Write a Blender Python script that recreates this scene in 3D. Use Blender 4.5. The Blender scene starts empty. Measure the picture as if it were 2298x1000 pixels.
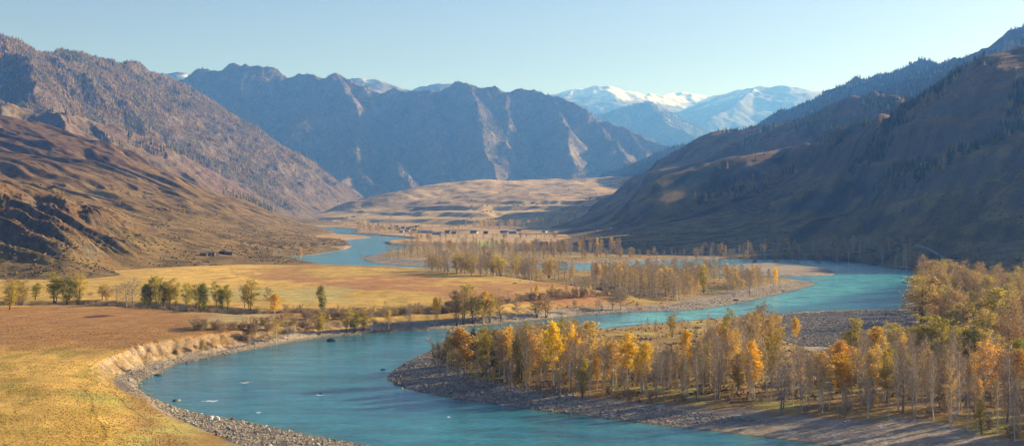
import bpy, math, random
import numpy as np
random.seed(7)
rng = np.random.default_rng(7)
S = bpy.context.scene
COL = S.collection
F = 2464.0      # focal length in photo pixels
H = 60.0        # camera height above the river
PX0, PY0 = 1149.0, 455.0   # principal column, horizon row
SUN_EL, SUN_ROT = math.radians(19), math.radians(63)

# ------------------------------------------------------------------ helpers
def ground_pt(px, py, z=0.0):
    Y = (H - z) * F / (py - PY0)
    return ((px - PX0) / F * Y, Y)
def ridge_pt(px, py, Y):
    return ((px - PX0) / F * Y, Y, H + (PY0 - py) / F * Y)
def sstep(a, b, x):
    t = np.clip((x - a) / (b - a), 0, 1)
    return t * t * (3 - 2 * t)
def _hash(ix, iy, seed):
    h = (ix * 374761393 + iy * 668265263 + seed * 974634777) & 0xFFFFFFFF
    h = ((h ^ (h >> 13)) * 1274126177) & 0xFFFFFFFF
    return (h ^ (h >> 16)) & 0xFFFFFFFF
def pn(x, y, seed=0):
    x = np.asarray(x, dtype=np.float64); y = np.asarray(y, dtype=np.float64)
    ix = np.floor(x).astype(np.int64); iy = np.floor(y).astype(np.int64)
    fx = x - ix; fy = y - iy
    u = fx * fx * fx * (fx * (fx * 6 - 15) + 10); v = fy * fy * fy * (fy * (fy * 6 - 15) + 10)
    def g(dx, dy):
        a = _hash(ix + dx, iy + dy, seed) * (2 * math.pi / 4294967296.0)
        return np.cos(a) * (fx - dx) + np.sin(a) * (fy - dy)
    a = g(0, 0); b = g(1, 0); c = g(0, 1); d = g(1, 1)
    return ((a + (b - a) * u) + ((c + (d - c) * u) - (a + (b - a) * u)) * v) * 1.5
def fbm(x, y, o=4, seed=0, gain=.5):
    r = 0; a = 1; t = 0
    for k in range(o):
        r = r + a * pn(x, y, seed + k * 17); t += a
        x = x * 2.03 + 3.1; y = y * 2.03 + 1.7; a *= gain
    return r / t
def ridged(x, y, o=4, seed=0, gain=.5):
    r = 0; a = 1; t = 0
    for k in range(o):
        r = r + a * (1 - 2 * np.abs(pn(x, y, seed + k * 17))); t += a
        x = x * 2.03 + 3.1; y = y * 2.03 + 1.7; a *= gain
    return r / t
def tps(pts, lam=1e-4):
    P = np.array([(p[0] / 1000, p[1] / 1000) for p in pts]); z = np.array([p[2] for p in pts], float)
    n = len(P)
    d2 = ((P[:, None] - P[None]) ** 2).sum(-1)
    K = .5 * d2 * np.log(d2 + 1e-12) + lam * np.eye(n)
    A = np.zeros((n + 3, n + 3)); A[:n, :n] = K; A[:n, n] = 1; A[:n, n + 1:] = P
    A[n:, :n] = A[:n, n:].T
    w = np.linalg.solve(A, np.concatenate([z, np.zeros(3)]))
    def f(x, y):
        x = np.asarray(x, float) / 1000; y = np.asarray(y, float) / 1000
        r = w[n] + w[n + 1] * x + w[n + 2] * y
        for i in range(n):
            q = (x - P[i, 0]) ** 2 + (y - P[i, 1]) ** 2
            r = r + w[i] * .5 * q * np.log(q + 1e-12)
        return r
    return f
def catmull(pts, m=4):
    P = [np.array(p, float) for p in pts]; n = len(P); out = []
    for i in range(n):
        a, b, c, d = P[i - 1], P[i], P[(i + 1) % n], P[(i + 2) % n]
        for k in range(m):
            t = k / m
            q = .5 * ((2 * b) + (c - a) * t + (2 * a - 5 * b + 4 * c - d) * t * t + (3 * b - a - 3 * c + d) * t ** 3)
            lin = b + (c - b) * t
            out.append(.6 * q + .4 * lin)
    return np.array(out)
def sdist(x, y, poly, attrs=None):
    """signed distance, positive outside the polygon; attrs follow the nearest edge"""
    sh = np.shape(x); x = np.ravel(x).astype(np.float32); y = np.ravel(y).astype(np.float32)
    best = np.full(x.shape, 1e12, np.float32); inside = np.zeros(x.shape, bool)
    at = np.zeros(x.shape, np.float32) if attrs is not None else None
    n = len(poly)
    for i in range(n):
        ax, ay = poly[i]; bx, by = poly[(i + 1) % n]
        ex, ey = bx - ax, by - ay
        L = ex * ex + ey * ey + 1e-9
        t = np.clip(((x - ax) * ex + (y - ay) * ey) / L, 0, 1)
        q = (x - ax - t * ex) ** 2 + (y - ay - t * ey) ** 2
        m = q < best
        best[m] = q[m]
        if at is not None: at[m] = attrs[i] + (attrs[(i + 1) % n] - attrs[i]) * t[m]
        if ay != by:
            c = (ay > y) != (by > y)
            inside ^= c & (x < (bx - ax) * (y - ay) / (by - ay) + ax)
    d = np.sqrt(best); d = np.where(inside, -d, d).reshape(sh)
    return (d, at.reshape(sh)) if at is not None else d
def px_poly(pts, z=0.0, m=1):
    g = [ground_pt(a, b, z) for a, b in pts]
    return catmull(g, m) if m > 1 else np.array(g)

def mesh_np(name, V, Fc, mat=None, smooth=True, color=None, parent=None, mats=None, midx=None):
    """Fc: (n,3) or (n,4) index array, or a list of such arrays"""
    if not isinstance(Fc, list): Fc = [Fc]
    me = bpy.data.meshes.new(name)
    V = np.asarray(V, np.float32)
    me.vertices.add(len(V)); me.vertices.foreach_set('co', V.ravel())
    tot = sum(f.size for f in Fc); nf = sum(len(f) for f in Fc)
    me.loops.add(tot); me.loops.foreach_set('vertex_index', np.concatenate([f.ravel() for f in Fc]).astype(np.int32))
    me.polygons.add(nf)
    st = []; o = 0
    for f in Fc:
        st.append(o + np.arange(len(f)) * f.shape[1]); o += f.size
    me.polygons.foreach_set('loop_start', np.concatenate(st).astype(np.int32))
    me.polygons.foreach_set('use_smooth', np.full(nf, smooth))
    if midx is not None: me.polygons.foreach_set('material_index', np.asarray(midx, np.int32))
    if color is not None:
        at = me.color_attributes.new('albedo', 'FLOAT_COLOR', 'POINT')
        c = np.ones((len(V), 4), np.float32); c[:, :color.shape[1]] = color
        at.data.foreach_set('color', c.ravel())
    me.update(calc_edges=True)
    for m in (mats or ([mat] if mat else [])): me.materials.append(m)
    ob = bpy.data.objects.new(name, me); COL.objects.link(ob)
    if parent: ob.parent = parent
    return ob
def tag(o, label=None, cat=None, group=None, kind=None):
    if label: o['label'] = label
    if cat: o['category'] = cat
    if group: o['group'] = group
    if kind: o['kind'] = kind
    return o

# ------------------------------------------------------------------ materials
class NT:
    def __init__(s, name, kind='mat'):
        s.m = bpy.data.materials.new(name); s.m.use_nodes = True; s.t = s.m.node_tree
        s.t.nodes.clear(); s.out = s.n('ShaderNodeOutputMaterial')
    def n(s, typ, **kw):
        q = s.t.nodes.new(typ)
        for k, v in kw.items():
            if k.startswith('i_'): q.inputs[k[2:].replace('_', ' ')].default_value = v
            else: setattr(q, k, v)
        return q
    def l(s, a, b): s.t.links.new(a, b)
    def noise(s, scale, detail=4, rough=.55, vec=None):
        q = s.n('ShaderNodeTexNoise'); q.inputs['Scale'].default_value = scale
        q.inputs['Detail'].default_value = detail; q.inputs['Roughness'].default_value = rough
        if vec: s.l(vec, q.inputs['Vector'])
        return q.outputs['Fac']
    def math(s, op, a, b=None):
        q = s.n('ShaderNodeMath', operation=op)
        for i, v in enumerate((a, b)):
            if v is None: continue
            if isinstance(v, (int, float)): q.inputs[i].default_value = v
            else: s.l(v, q.inputs[i])
        return q.outputs[0]
    def maprange(s, v, a, b, c, d):
        q = s.n('ShaderNodeMapRange'); s.l(v, q.inputs[0])
        for i, k in enumerate((a, b, c, d)): q.inputs[i + 1].default_value = k
        return q.outputs[0]
def land_material(name, fine=1.5, coarse=.15, amp=.35, bump=.6, bdist=.4, rough=.95):
    t = NT(name)
    g = t.n('ShaderNodeNewGeometry').outputs['Position']
    col = t.n('ShaderNodeVertexColor', layer_name='albedo').outputs[0]
    a = t.noise(fine, 5, .65, g); b = t.noise(coarse, 5, .6, g)
    k = t.math('ADD', t.maprange(a, .3, .7, 1 - amp, 1 + amp), t.maprange(b, .3, .7, -amp * .6, amp * .6))
    mx = t.n('ShaderNodeVectorMath', operation='SCALE'); t.l(col, mx.inputs[0]); t.l(k, mx.inputs['Scale'])
    p = t.n('ShaderNodeBsdfPrincipled'); p.inputs['Roughness'].default_value = rough
    p.inputs['Specular IOR Level'].default_value = .15
    t.l(mx.outputs[0], p.inputs['Base Color'])
    bp = t.n('ShaderNodeBump'); bp.inputs['Strength'].default_value = bump; bp.inputs['Distance'].default_value = bdist
    t.l(t.math('ADD', a, b), bp.inputs['Height']); t.l(bp.outputs[0], p.inputs['Normal'])
    t.l(p.outputs[0], t.out.inputs[0])
    return t.m
def flat_material(name, c, var=.25, scale=3.0, rough=.85, objvar=0.0, trans=0.0, hue=0.0):
    t = NT(name)
    tc = t.n('ShaderNodeTexCoord').outputs['Object']
    k = t.maprange(t.noise(scale, 3, .6, tc), .3, .7, 1 - var, 1 + var)
    rnd = t.n('ShaderNodeObjectInfo').outputs['Random']
    if objvar: k = t.math('MULTIPLY', k, t.maprange(rnd, 0, 1, 1 - objvar, 1 + objvar))
    mx = t.n('ShaderNodeVectorMath', operation='SCALE'); mx.inputs[0].default_value = c; t.l(k, mx.inputs['Scale'])
    col = mx.outputs[0]
    if hue:
        hs = t.n('ShaderNodeHueSaturation'); t.l(col, hs.inputs['Color'])
        r2 = t.math('FRACT', t.math('MULTIPLY', rnd, 7.13))
        t.l(t.maprange(r2, 0, 1, .5 - hue, .5 + hue), hs.inputs['Hue']); col = hs.outputs[0]
    d = t.n('ShaderNodeBsdfDiffuse') if trans else t.n('ShaderNodeBsdfPrincipled', i_Roughness=rough)
    if not trans: d.inputs['Specular IOR Level'].default_value = .2
    t.l(col, d.inputs[0])
    if trans:
        tr = t.n('ShaderNodeBsdfTranslucent'); t.l(col, tr.inputs[0])
        m = t.n('ShaderNodeMixShader'); m.inputs[0].default_value = trans
        t.l(d.outputs[0], m.inputs[1]); t.l(tr.outputs[0], m.inputs[2]); t.l(m.outputs[0], t.out.inputs[0])
    else: t.l(d.outputs[0], t.out.inputs[0])
    return t.m

# ------------------------------------------------------------------ river outline (traced at water level)
# px, py, bank width w (m): small = steep cut bank
RIV = [(1000,1085,40),(900,1030,40),(830,1002,40),(700,977,34),(600,957,27),(500,938,19),(430,925,12),(370,905,5),(330,890,4),(310,868,5),
 (322,850,12),(355,838,12),(400,815,9),(480,800,7),(560,785,6),(640,770,5),(720,757,5),(800,750,5),(900,743,5),(1000,738,6),(1150,724,6),
 (1250,714,7),(1330,706,9),(1400,701,16),(1480,698,30),(1560,694,40),(1640,683,45),(1700,670,45),(1780,652,40),(1815,642,40),(1833,637,35),
 (1815,631,20),(1770,628,12),(1700,627,10),(1600,624,8),(1500,619,7),(1330,611,7),(1200,606,7),(1080,607,6),(950,604,6),(810,599,6),(700,594,6),
 (640,588,7),(615,582,8),(640,576,6),(700,572,5),(745,564,5),(775,560,4),(790,552,4),(775,546,5),(765,541,8),(800,537,14),(835,533,14),
 (815,529,14),(770,527,10),(740,522,8),(715,516,8),(695,512,20),(740,511,10),(790,514,10),(800,519,8),(790,524,8),(850,528,8),(905,532,6),
 (930,537,5),(880,540,5),(862,544,5),(875,549,5),(930,553,6),(905,558,8),(860,566,16),(820,577,30),(815,582,30),(840,590,30),(880,594,30),
 (960,598,26),(1080,600,20),(1180,594,14),(1320,591,12),(1450,586,12),(1600,583,14),(1760,581,14),(1900,588,12),(1990,601,10),(2060,611,10),
 (2074,624,10),(2055,640,10),(2038,655,10),(2028,675,10),(2015,692,40),(1900,695,60),(1800,698,60),(1760,702,40),(1700,709,20),(1620,714,14),
 (1560,719,14),(1480,726,14),(1400,733,14),(1340,738,14),(1200,743,12),(1090,745,10),(1040,752,10),(985,775,12),(950,795,16),(905,818,30),
 (878,838,40),(872,850,45),(900,868,40),(1000,890,36),(1100,905,36),(1200,918,36),(1300,930,36),(1450,950,36),(1600,967,36),(1750,985,36),(1870,1000,36),(2298,1060,36),(2298,1500,30),(1000,1500,3)]
rp = np.array([(*ground_pt(a, b), w) for a, b, w in RIV])
rc = catmull([tuple(r) for r in rp], 3)
RIVER = rc[:, :2]; RIVW = np.clip(rc[:, 2], 2, 80)
ISLE = px_poly([(1600,601),(1660,592),(1730,590),(1790,593),(1850,601),(1876,612),(1860,618),(1780,620),(1680,621),(1600,617),(1560,609)], 0, 3)

# hill foundations
def G(px, py, Y): return ridge_pt(px, py, Y)
left_pts = [G(-300,600,750),G(-300,440,900),G(-300,350,1500),G(-300,230,2300),(-1900,3200,200),
 G(0,645,705),G(0,615,790),G(0,545,850),G(0,490,900),G(0,436,990),G(0,425,1300),G(0,400,1600),G(0,350,1900),G(0,305,2150),G(0,268,2400),(-1450,3000,190),
 G(80,640,730),G(80,560,840),G(80,455,990),G(80,425,1500),G(80,355,1950),G(80,284,2350),
 G(150,635,745),G(150,590,810),G(150,530,880),G(150,472,980),G(150,455,1250),G(150,420,1550),G(150,375,1800),G(150,340,2050),G(150,316,2280),
 G(200,385,1850),G(200,320,2250),G(250,606,880),G(250,545,930),G(250,505,1050),G(250,335,2240),
 G(330,603,910),G(330,565,1000),G(330,510,1200),G(330,470,1450),G(330,440,1700),G(330,405,1950),G(330,376,2200),(-900,3000,70),
 G(410,598,930),G(410,540,1100),G(410,470,1600),G(410,418,2150),
 G(500,588,1000),G(500,550,1200),G(500,510,1500),G(500,480,1800),G(500,452,2200),(-700,2900,22),
 G(600,578,1090),(-255,1130,3),G(600,545,1300),G(600,510,1750),G(600,478,2350),
 G(640,575,1110),G(640,540,1500),G(640,510,2000),G(640,489,2500),(-500,3000,8),
 G(700,563,1300),G(700,535,1700),G(700,509,2400),G(740,553,1350),G(745,537,1560),(-245,1400,1),(-330,2150,1),(-480,2700,2)]
def GN_(px, py, Y): y0 = {2298: 830, 2200: 920, 2100: 1010}[px]; return ridge_pt(px, py, y0 + (Y - y0) * .72)
def GM_(px, py, Y):
    y0 = {1960: 1080, 1830: 1140, 1690: 1180, 1540: 1240, 1450: 1300, 1620: 1200, 2030: 1200}[px]; return ridge_pt(px, py, y0 + (Y - y0) * (1.0 + .28 * min(1, (Y - y0) / 900)))
right_pts = [GN_(2298,620,830),GN_(2298,560,1000),GN_(2298,525,1150),GN_(2298,470,1350),GN_(2298,400,1500),GN_(2298,300,1650),GN_(2298,200,1850),GN_(2298,142,2050),(1150,2350,150),
 GN_(2200,600,920),GN_(2200,540,1120),GN_(2200,480,1380),GN_(2200,400,1560),GN_(2200,300,1760),GN_(2200,200,1930),GN_(2200,145,2050),
 GN_(2100,585,1010),GN_(2100,530,1250),GN_(2100,480,1450),GN_(2100,420,1600),GN_(2100,350,1750),GN_(2100,280,1950),GN_(2100,214,2150),
 GM_(2030,267,2300),G(2030,400,1600),G(2030,335,1850),G(2030,295,2150),GM_(1960,580,1080),GM_(1960,530,1300),GM_(1960,470,1500),GM_(1960,400,1750),GM_(1960,340,2020),GM_(1960,290,2280),GM_(1960,236,2480),(1150,3400,240),
 GM_(1830,575,1140),GM_(1830,520,1400),GM_(1830,450,1700),GM_(1830,390,2000),GM_(1830,330,2300),GM_(1830,268,2600),
 GM_(1690,573,1180),GM_(1690,530,1400),GM_(1690,480,1700),GM_(1690,420,2020),GM_(1690,360,2370),GM_(1690,301,2750),(760,3900,170),
 GM_(1620,297,2780),GM_(1620,340,2550),GM_(1540,567,1240),GM_(1540,520,1600),GM_(1540,470,1950),GM_(1540,420,2280),GM_(1540,370,2550),GM_(1540,331,2760),
 GM_(1450,563,1300),GM_(1450,520,1700),GM_(1450,480,2100),GM_(1450,440,2450),G(1440,418,2700),(520,3900,60),(147,3000,-6),(257,3500,-6),(365,3950,-4),(60,2600,-6),
 G(1350,553,1430),G(1350,515,2000),G(1350,506,2400),G(1400,466,2750),(100,2300,1),(60,1700,1),(150,1330,1),
 (600,700,3),(520,880,3),G(2600,680,620),G(2600,560,950),G(2600,400,1300),G(2600,250,1450),(1010,1720,300),(1150,1540,335),(1190,1345,320),(1150,1150,210),
 (1100,1000,120),(1000,900,60),(1500,900,110),(900,700,8),(1300,600,30),(1800,1200,260),(1700,1700,330),(1600,2300,180)]
plat_pts = [G(700,497,3150),G(700,491,3500),G(830,462,3700),G(900,432,3950),G(960,413,4200),G(1030,409,4300),G(1100,408,4400),G(1250,405,4600),G(1400,412,4500),G(1480,400,4600),
 G(1000,430,4000),G(1100,452,3500),G(1200,438,3750),G(1300,445,3600),G(1400,440,3500),G(900,460,3650),G(1000,470,3350),G(1150,478,3050),G(1300,478,2900),G(830,480,3450),
 (-600,2950,3),(-330,2850,3),(-250,2780,3),(-100,2720,3),(0,2650,3),(160,2560,3),(350,2600,10),(-700,3400,3),(-750,4000,4),(-600,4600,20),(-400,5600,100),(0,5800,110),(600,5800,110),(1000,4500,120)]
f_left, f_right, f_plat = tps(left_pts, 3e-4), tps(right_pts, 3e-4), tps(plat_pts, 3e-4)

CH = px_poly([(-400,686),(0,684),(150,682),(300,684),(420,692),(560,702),(640,700),(700,700),(760,704),(850,700),(950,696),(1060,700)], 6)   # dry channel centre line
def polyline_dist(x, y, P):
    best = np.full(np.shape(x), 1e12)
    for i in range(len(P) - 1):
        ax, ay = P[i]; ex, ey = P[i + 1] - P[i]
        t = np.clip(((x - ax) * ex + (y - ay) * ey) / (ex * ex + ey * ey), 0, 1)
        best = np.minimum(best, (x - ax - t * ex) ** 2 + (y - ay - t * ey) ** 2)
    return np.sqrt(best)
GRAV = [px_poly([(1300,712),(1400,690),(1490,682),(1560,662),(1640,650),(1700,638),(1760,630),(1850,632),(1860,660),(1700,690),(1480,705)], 2),
        px_poly([(1740,735),(1765,700),(2010,685),(2060,712),(2040,765),(1930,800),(1830,790),(1760,765)], 2),
        px_poly([(860,850),(960,790),(1000,822),(1100,858),(1250,884),(1450,903),(1650,912),(1880,935),(2060,945),(2298,985),(2700,1040),(2700,1300),(1800,1100)], 2),
        px_poly([(810,580),(860,577),(960,583),(1090,588),(1100,606),(900,602),(830,596)], 1)]
def plateau_height(x, y):
    # high meadow on the left of the river, low ground elsewhere
    a = sstep(150, 60, x - 0.0 * y) * sstep(960, 820, y)            # left meadow
    a = a * sstep(-25, -75, x - (y - 560) * .02 - 60) if False else a
    d = sdist(x, y, HIGHP)
    a = sstep(18, -18, d)
    return 2.2 + 4.3 * a
HIGHP = px_poly([(-2500,1300),(120,1300),(250,1000),(270,930),(240,880),(235,850),(400,800),(640,745),(900,720),(1150,705),(1290,690),(1420,672),(1330,655),(1100,622),(900,610),(700,604),(560,600),(300,610),(-100,640),(-2500,640)], 3, 1)
def ground_z(x, y, full=False):
    sd, w = sdist(x, y, RIVER, RIVW)
    si = sdist(x, y, ISLE)
    hp = plateau_height(x, y) + .8 * fbm(x / 90, y / 90, 3, 5) + .25 * fbm(x / 12, y / 12, 3, 9)
    jag = 3.0 * fbm(x / 9, y / 9, 3, 31) + 1.5 * fbm(x / 3.5, y / 3.5, 2, 33)
    high = sstep(3.2, 5.0, hp)
    strip = 4.0 + w * .45
    # cut bank: pebble strip then steep face ; gentle bar: slow rise
    cut = .10 * np.clip(sd, 0, strip) * 1.5 + (hp - .6) * sstep(strip * .75, strip * .75 + 9 + np.abs(jag) * .8, sd + jag)
    gentle = hp * np.clip(sd / (w * 1.1), 0, 1) ** .8
    z = np.where(sd > 0, high * np.minimum(cut, hp + .5) + (1 - high) * gentle, np.maximum(sd * .25, -3.5))
    zi = np.where(si < 0, np.minimum(1.1, -si * .08), -9)
    z = np.where(sd < 0, np.maximum(z, np.where(si < 0, zi, z)), z)
    cd = polyline_dist(x, y, CH) + 5 * fbm(x / 30, y / 30, 2, 44)
    z = z - 3.6 * sstep(15, 7, cd) * high * sstep(15, 30, sd)
    return (z, sd, si, w, high, cd) if full else z

def sun_dir():
    return (math.sin(SUN_ROT) * math.cos(SUN_EL), math.cos(SUN_ROT) * math.cos(SUN_EL), math.sin(SUN_EL))

def grid(px0, px1, pxstep, Ys):
    pxs = np.arange(px0, px1 + .1, pxstep); Ys = np.asarray(Ys, float)
    YY, PP = np.meshgrid(Ys, pxs, indexing='ij')
    return (PP - PX0) / F * YY, YY
def normals(X, Y, Z):
    P = np.stack([X, Y, Z], -1)
    du = np.gradient(P, axis=1); dv = np.gradient(P, axis=0)
    n = np.cross(du, dv); n /= np.linalg.norm(n, axis=-1, keepdims=True) + 1e-9
    return n * np.sign(n[..., 2:3] + 1e-9)
def grid_mesh(name, X, Y, Z, mat, col, keep=None):
    r, c = X.shape
    V = np.stack([X, Y, Z], -1).reshape(-1, 3)
    i = (np.arange(r - 1)[:, None] * c + np.arange(c - 1)[None]).ravel()
    Q = np.stack([i, i + 1, i + c + 1, i + c], 1)
    C = col.reshape(-1, 3)
    if keep is not None:
        k = keep.ravel(); Q = Q[k[Q].any(1)]
        used = np.zeros(len(V), bool); used[Q.ravel()] = True
        idx = np.cumsum(used) - 1; V = V[used]; C = C[used]; Q = idx[Q]
    return mesh_np(name, V, Q, mat, True, C)
def mix(a, b, t):
    t = np.asarray(t)[..., None]; return a * (1 - t) + b * t
def rgb(*c): return np.array(c, float)

M_ground = land_material('meadow_surface', 1.3, .12, .34, .7, .35)
M_hill = land_material('hillside_surface', .5, .06, .38, .8, 1.2)
M_mount = land_material('mountain_surface', .05, .012, .4, .8, 9.0)

# ------------------------------------------------------------------ valley floor
def dens_Y():
    py = np.concatenate([np.linspace(1250, 1010, 40), np.linspace(1009, 600, 560), np.linspace(599, 500, 300), np.linspace(499, 462, 90)])
    return np.concatenate([H * F / (py - PY0), np.linspace(22500, 45000, 12)])
def soft(x, y, pts, z=6, w=12, n=14, seed=1):
    return sstep(w, -w, sdist(x, y, px_poly(pts, z)) + n * fbm(x / 40, y / 40, 4, seed) * 2)
def build_ground():
    X, Y = grid(-900, 3300, 3.2, dens_Y())
    Z, sd, si, w, high, cd = ground_z(X, Y, True)
    far = sstep(5000, 9000, Y)
    Z = Z * (1 - far) - 5 * far
    n1 = fbm(X / 60, Y / 60, 5, 21); n2 = fbm(X / 14, Y / 25, 4, 22); n3 = fbm(X / 5, Y / 9, 3, 23)
    straw = rgb(.51, .335, .10); olive = rgb(.34, .235, .065); red = rgb(.28, .135, .066); green = rgb(.22, .24, .07); tan = rgb(.42, .28, .14)
    c = mix(straw, olive, sstep(-.25, .45, n2 + .5 * n1))
    c = mix(c, mix(tan, rgb(.20, .14, .07), sstep(-.25, .2, fbm(X / 90, Y / 160, 4, 24)) * .85), sstep(900, 1500, Y) * (1 - .5 * sstep(2000, 2600, Y) * sstep(.1, .3, n1)))
    m = soft(X, Y, [(-900,690),(-100,690),(350,692),(560,700),(690,712),(600,742),(480,762),(330,785),(200,790),(-900,800)], 6, 14, 16, 2)
    c = mix(c, red, m * sstep(-.7, .1, n2 * .7 + n1 + .25) * .78)
    m = soft(X, Y, [(620,628),(900,618),(1300,640),(1420,668),(1250,690),(1050,690),(950,660),(700,650)], 6, 14, 14, 3)
    c = mix(c, red * 1.2, m * sstep(-.5, .2, n1 + .5 * n2) * .9)
    m = soft(X, Y, [(560,605),(700,600),(700,628),(500,632)], 6, 10, 14, 4)
    c = mix(c, red * 1.1, m * .6)
    m = soft(X, Y, [(360,600),(560,592),(620,640),(420,650),(330,622)], 6, 10, 12, 5)
    c = mix(c, rgb(.64, .42, .12), m * sstep(-.4, .3, n2) * .85)
    m = soft(X, Y, [(420,655),(760,645),(800,678),(430,678)], 6, 8, 16, 6)
    c = mix(c, rgb(.38, .33, .14), m * .75)
    m = soft(X, Y, [(180,880),(300,880),(290,905),(190,905)], 6, 4, 6, 7)
    c = mix(c, green * 1.1, m * .55)
    m = soft(X, Y, [(440,705),(600,705),(620,735),(460,735)], 6, 8, 10, 8)
    c = mix(c, rgb(.40, .34, .18), m * .7)
    m = soft(X, Y, [(-900,920),(200,930),(500,975),(700,1100),(-900,1300)], 6, 14, 16, 9)
    c = mix(c, rgb(.36, .245, .06), m * .7 * sstep(-.5, .3, n2 + n1)); c = mix(c, rgb(.27, .215, .055), sstep(.12, .4, n2 - .4 * n1) * sstep(500, 380, Y) * .6 * high)
    # village fields
    c = mix(c, rgb(.30, .36, .11), soft(X, Y, [(1065,540),(1110,538),(1120,552),(1065,553)], 3, 10, 10, 10) * .8)
    c = mix(c, rgb(.46, .33, .19), soft(X, Y, [(880,525),(1180,524),(1240,535),(960,540)], 3, 20, 34, 11) * .6)
    # forest floors: leaf litter
    litter = mix(rgb(.26, .165, .07), rgb(.33, .29, .10), sstep(.0, .4, fbm(X / 25, Y / 25, 3, 12)))
    low = (1 - high) * sstep(1500, 1200, Y)
    c = mix(c, litter, low * .85)
    # gravel
    grv = mix(rgb(.30, .27, .25), rgb(.19, .175, .165), sstep(-.3, .4, n3 + n1 * .6))
    grv = grv * rgb(1.02, .94, .86)
    grv = mix(grv, rgb(.36, .33, .29), sstep(.15, .5, n3))
    gm = sstep(9, 5.5, sd - w * .38 + n2 * 6)
    gm = gm * (1 - high) + high * sstep(2.5, 0, sd - (4 + w * .40) + n2 * 4)
    for k, p in enumerate(GRAV):
        gm = np.maximum(gm, sstep(3, -3, sdist(X, Y, p) + 9 * n2 + 4 * n3))
    gm = np.maximum(gm, (si < 0) * 1.0)
    c = mix(c, grv, gm)
    nn = normals(X, Y, Z)
    steep = sstep(.94, .80, nn[..., 2]) * high
    bank = mix(rgb(.40, .30, .21), rgb(.25, .18, .12), sstep(-.1, .35, n3 + n2))
    bank = mix(bank, rgb(.17, .12, .08), sstep(-150, -110, X) * .75)
    c = mix(c, bank, steep * (1 - gm * .6))
    # wet rim
    c = mix(c, rgb(.10, .10, .095), sstep(1.6, .3, np.abs(sd)) * .8)
    # footpath ruts through the meadow
    for ptsx in ([(175,868),(205,895),(212,925),(235,960),(243,1000),(250,1060)], [(515,595),(520,610),(540,630),(560,640)], [(232,845),(262,880),(300,905),(340,920)]):
        dd = polyline_dist(X + n3 * 1.5, Y + n2 * 2, px_poly(ptsx, 6))
        c = mix(c, c * rgb(.40, .36, .34), sstep(.55, .2, dd) * .6)
    c = mix(c, rgb(.12, .10, .07), sstep(11, 6, cd) * high * .55 * sstep(15, 30, sd))  # dry channel bed darkened: the ditch shade put into the colour
    q = ground_pt(218, 713, 6); e = ((X - q[0]) / 6.5) ** 2 + ((Y - q[1]) / 6) ** 2 + n3 * .8; c = mix(c, rgb(.12, .05, .05), sstep(1.2, .7, e))
    c = c * (1 + .16 * n3 + .18 * n2)[..., None]
    global GC
    GC = (np.clip(c, .01, .9), dens_Y())
    o = grid_mesh('valley_floor', X, Y, Z, M_ground, np.clip(c, .01, .9))
    tag(o, kind='structure')
build_ground()
def ground_col(x, y):
    c, Ys = GC; i = np.clip(len(Ys) - np.searchsorted(Ys[::-1], y), 0, len(Ys) - 1) if Ys[0] > Ys[-1] else np.clip(np.searchsorted(Ys, y), 0, len(Ys) - 1)
    j = np.clip(((PX0 + x / y * F + 900) / 3.2).astype(int), 0, c.shape[1] - 1)
    return c[i, j]

# ------------------------------------------------------------------ water
def water_material():
    t = NT('river_water')
    g = t.n('ShaderNodeNewGeometry').outputs['Position']
    fo = t.n('ShaderNodeVertexColor', layer_name='albedo').outputs[0]
    mp = t.n('ShaderNodeMapping'); mp.inputs['Scale'].default_value = (.5, 1.0, 1); mp.inputs['Rotation'].default_value = (0, 0, .3); t.l(g, mp.inputs[0])
    a = t.noise(.9, 4, .65, mp.outputs[0]); b = t.noise(.16, 4, .6, mp.outputs[0]); cc = t.noise(.02, 3, .5, mp.outputs[0])
    p = t.n('ShaderNodeBsdfPrincipled'); p.inputs['Roughness'].default_value = .12; p.inputs['IOR'].default_value = 1.33; p.inputs['Specular IOR Level'].default_value = .42
    k = t.maprange(t.math('ADD', t.math('MULTIPLY', a, .8), t.math('ADD', t.math('MULTIPLY', b, .6), t.math('MULTIPLY', cc, .5))), .70, 1.2, .55, 1.5)
    mx = t.n('ShaderNodeVectorMath', operation='SCALE'); t.l(fo, mx.inputs[0]); t.l(k, mx.inputs['Scale'])
    # foam: bright flecks where the attribute is near white
    t.l(mx.outputs[0], p.inputs['Base Color'])
    bp = t.n('ShaderNodeBump'); bp.inputs['Strength'].default_value = 1; bp.inputs['Distance'].default_value = .22
    t.l(t.math('ADD', a, t.math('MULTIPLY', b, 2.0)), bp.inputs['Height']); t.l(bp.outputs[0], p.inputs['Normal'])
    t.l(p.outputs[0], t.out.inputs[0])
    return t.m
FOAM = [(550,857,16,2),(720,884,14,2.4),(475,899,30,1.6),(400,897,10,1.4),(582,924,8,1.2),(1012,935,12,1.2)]
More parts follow.
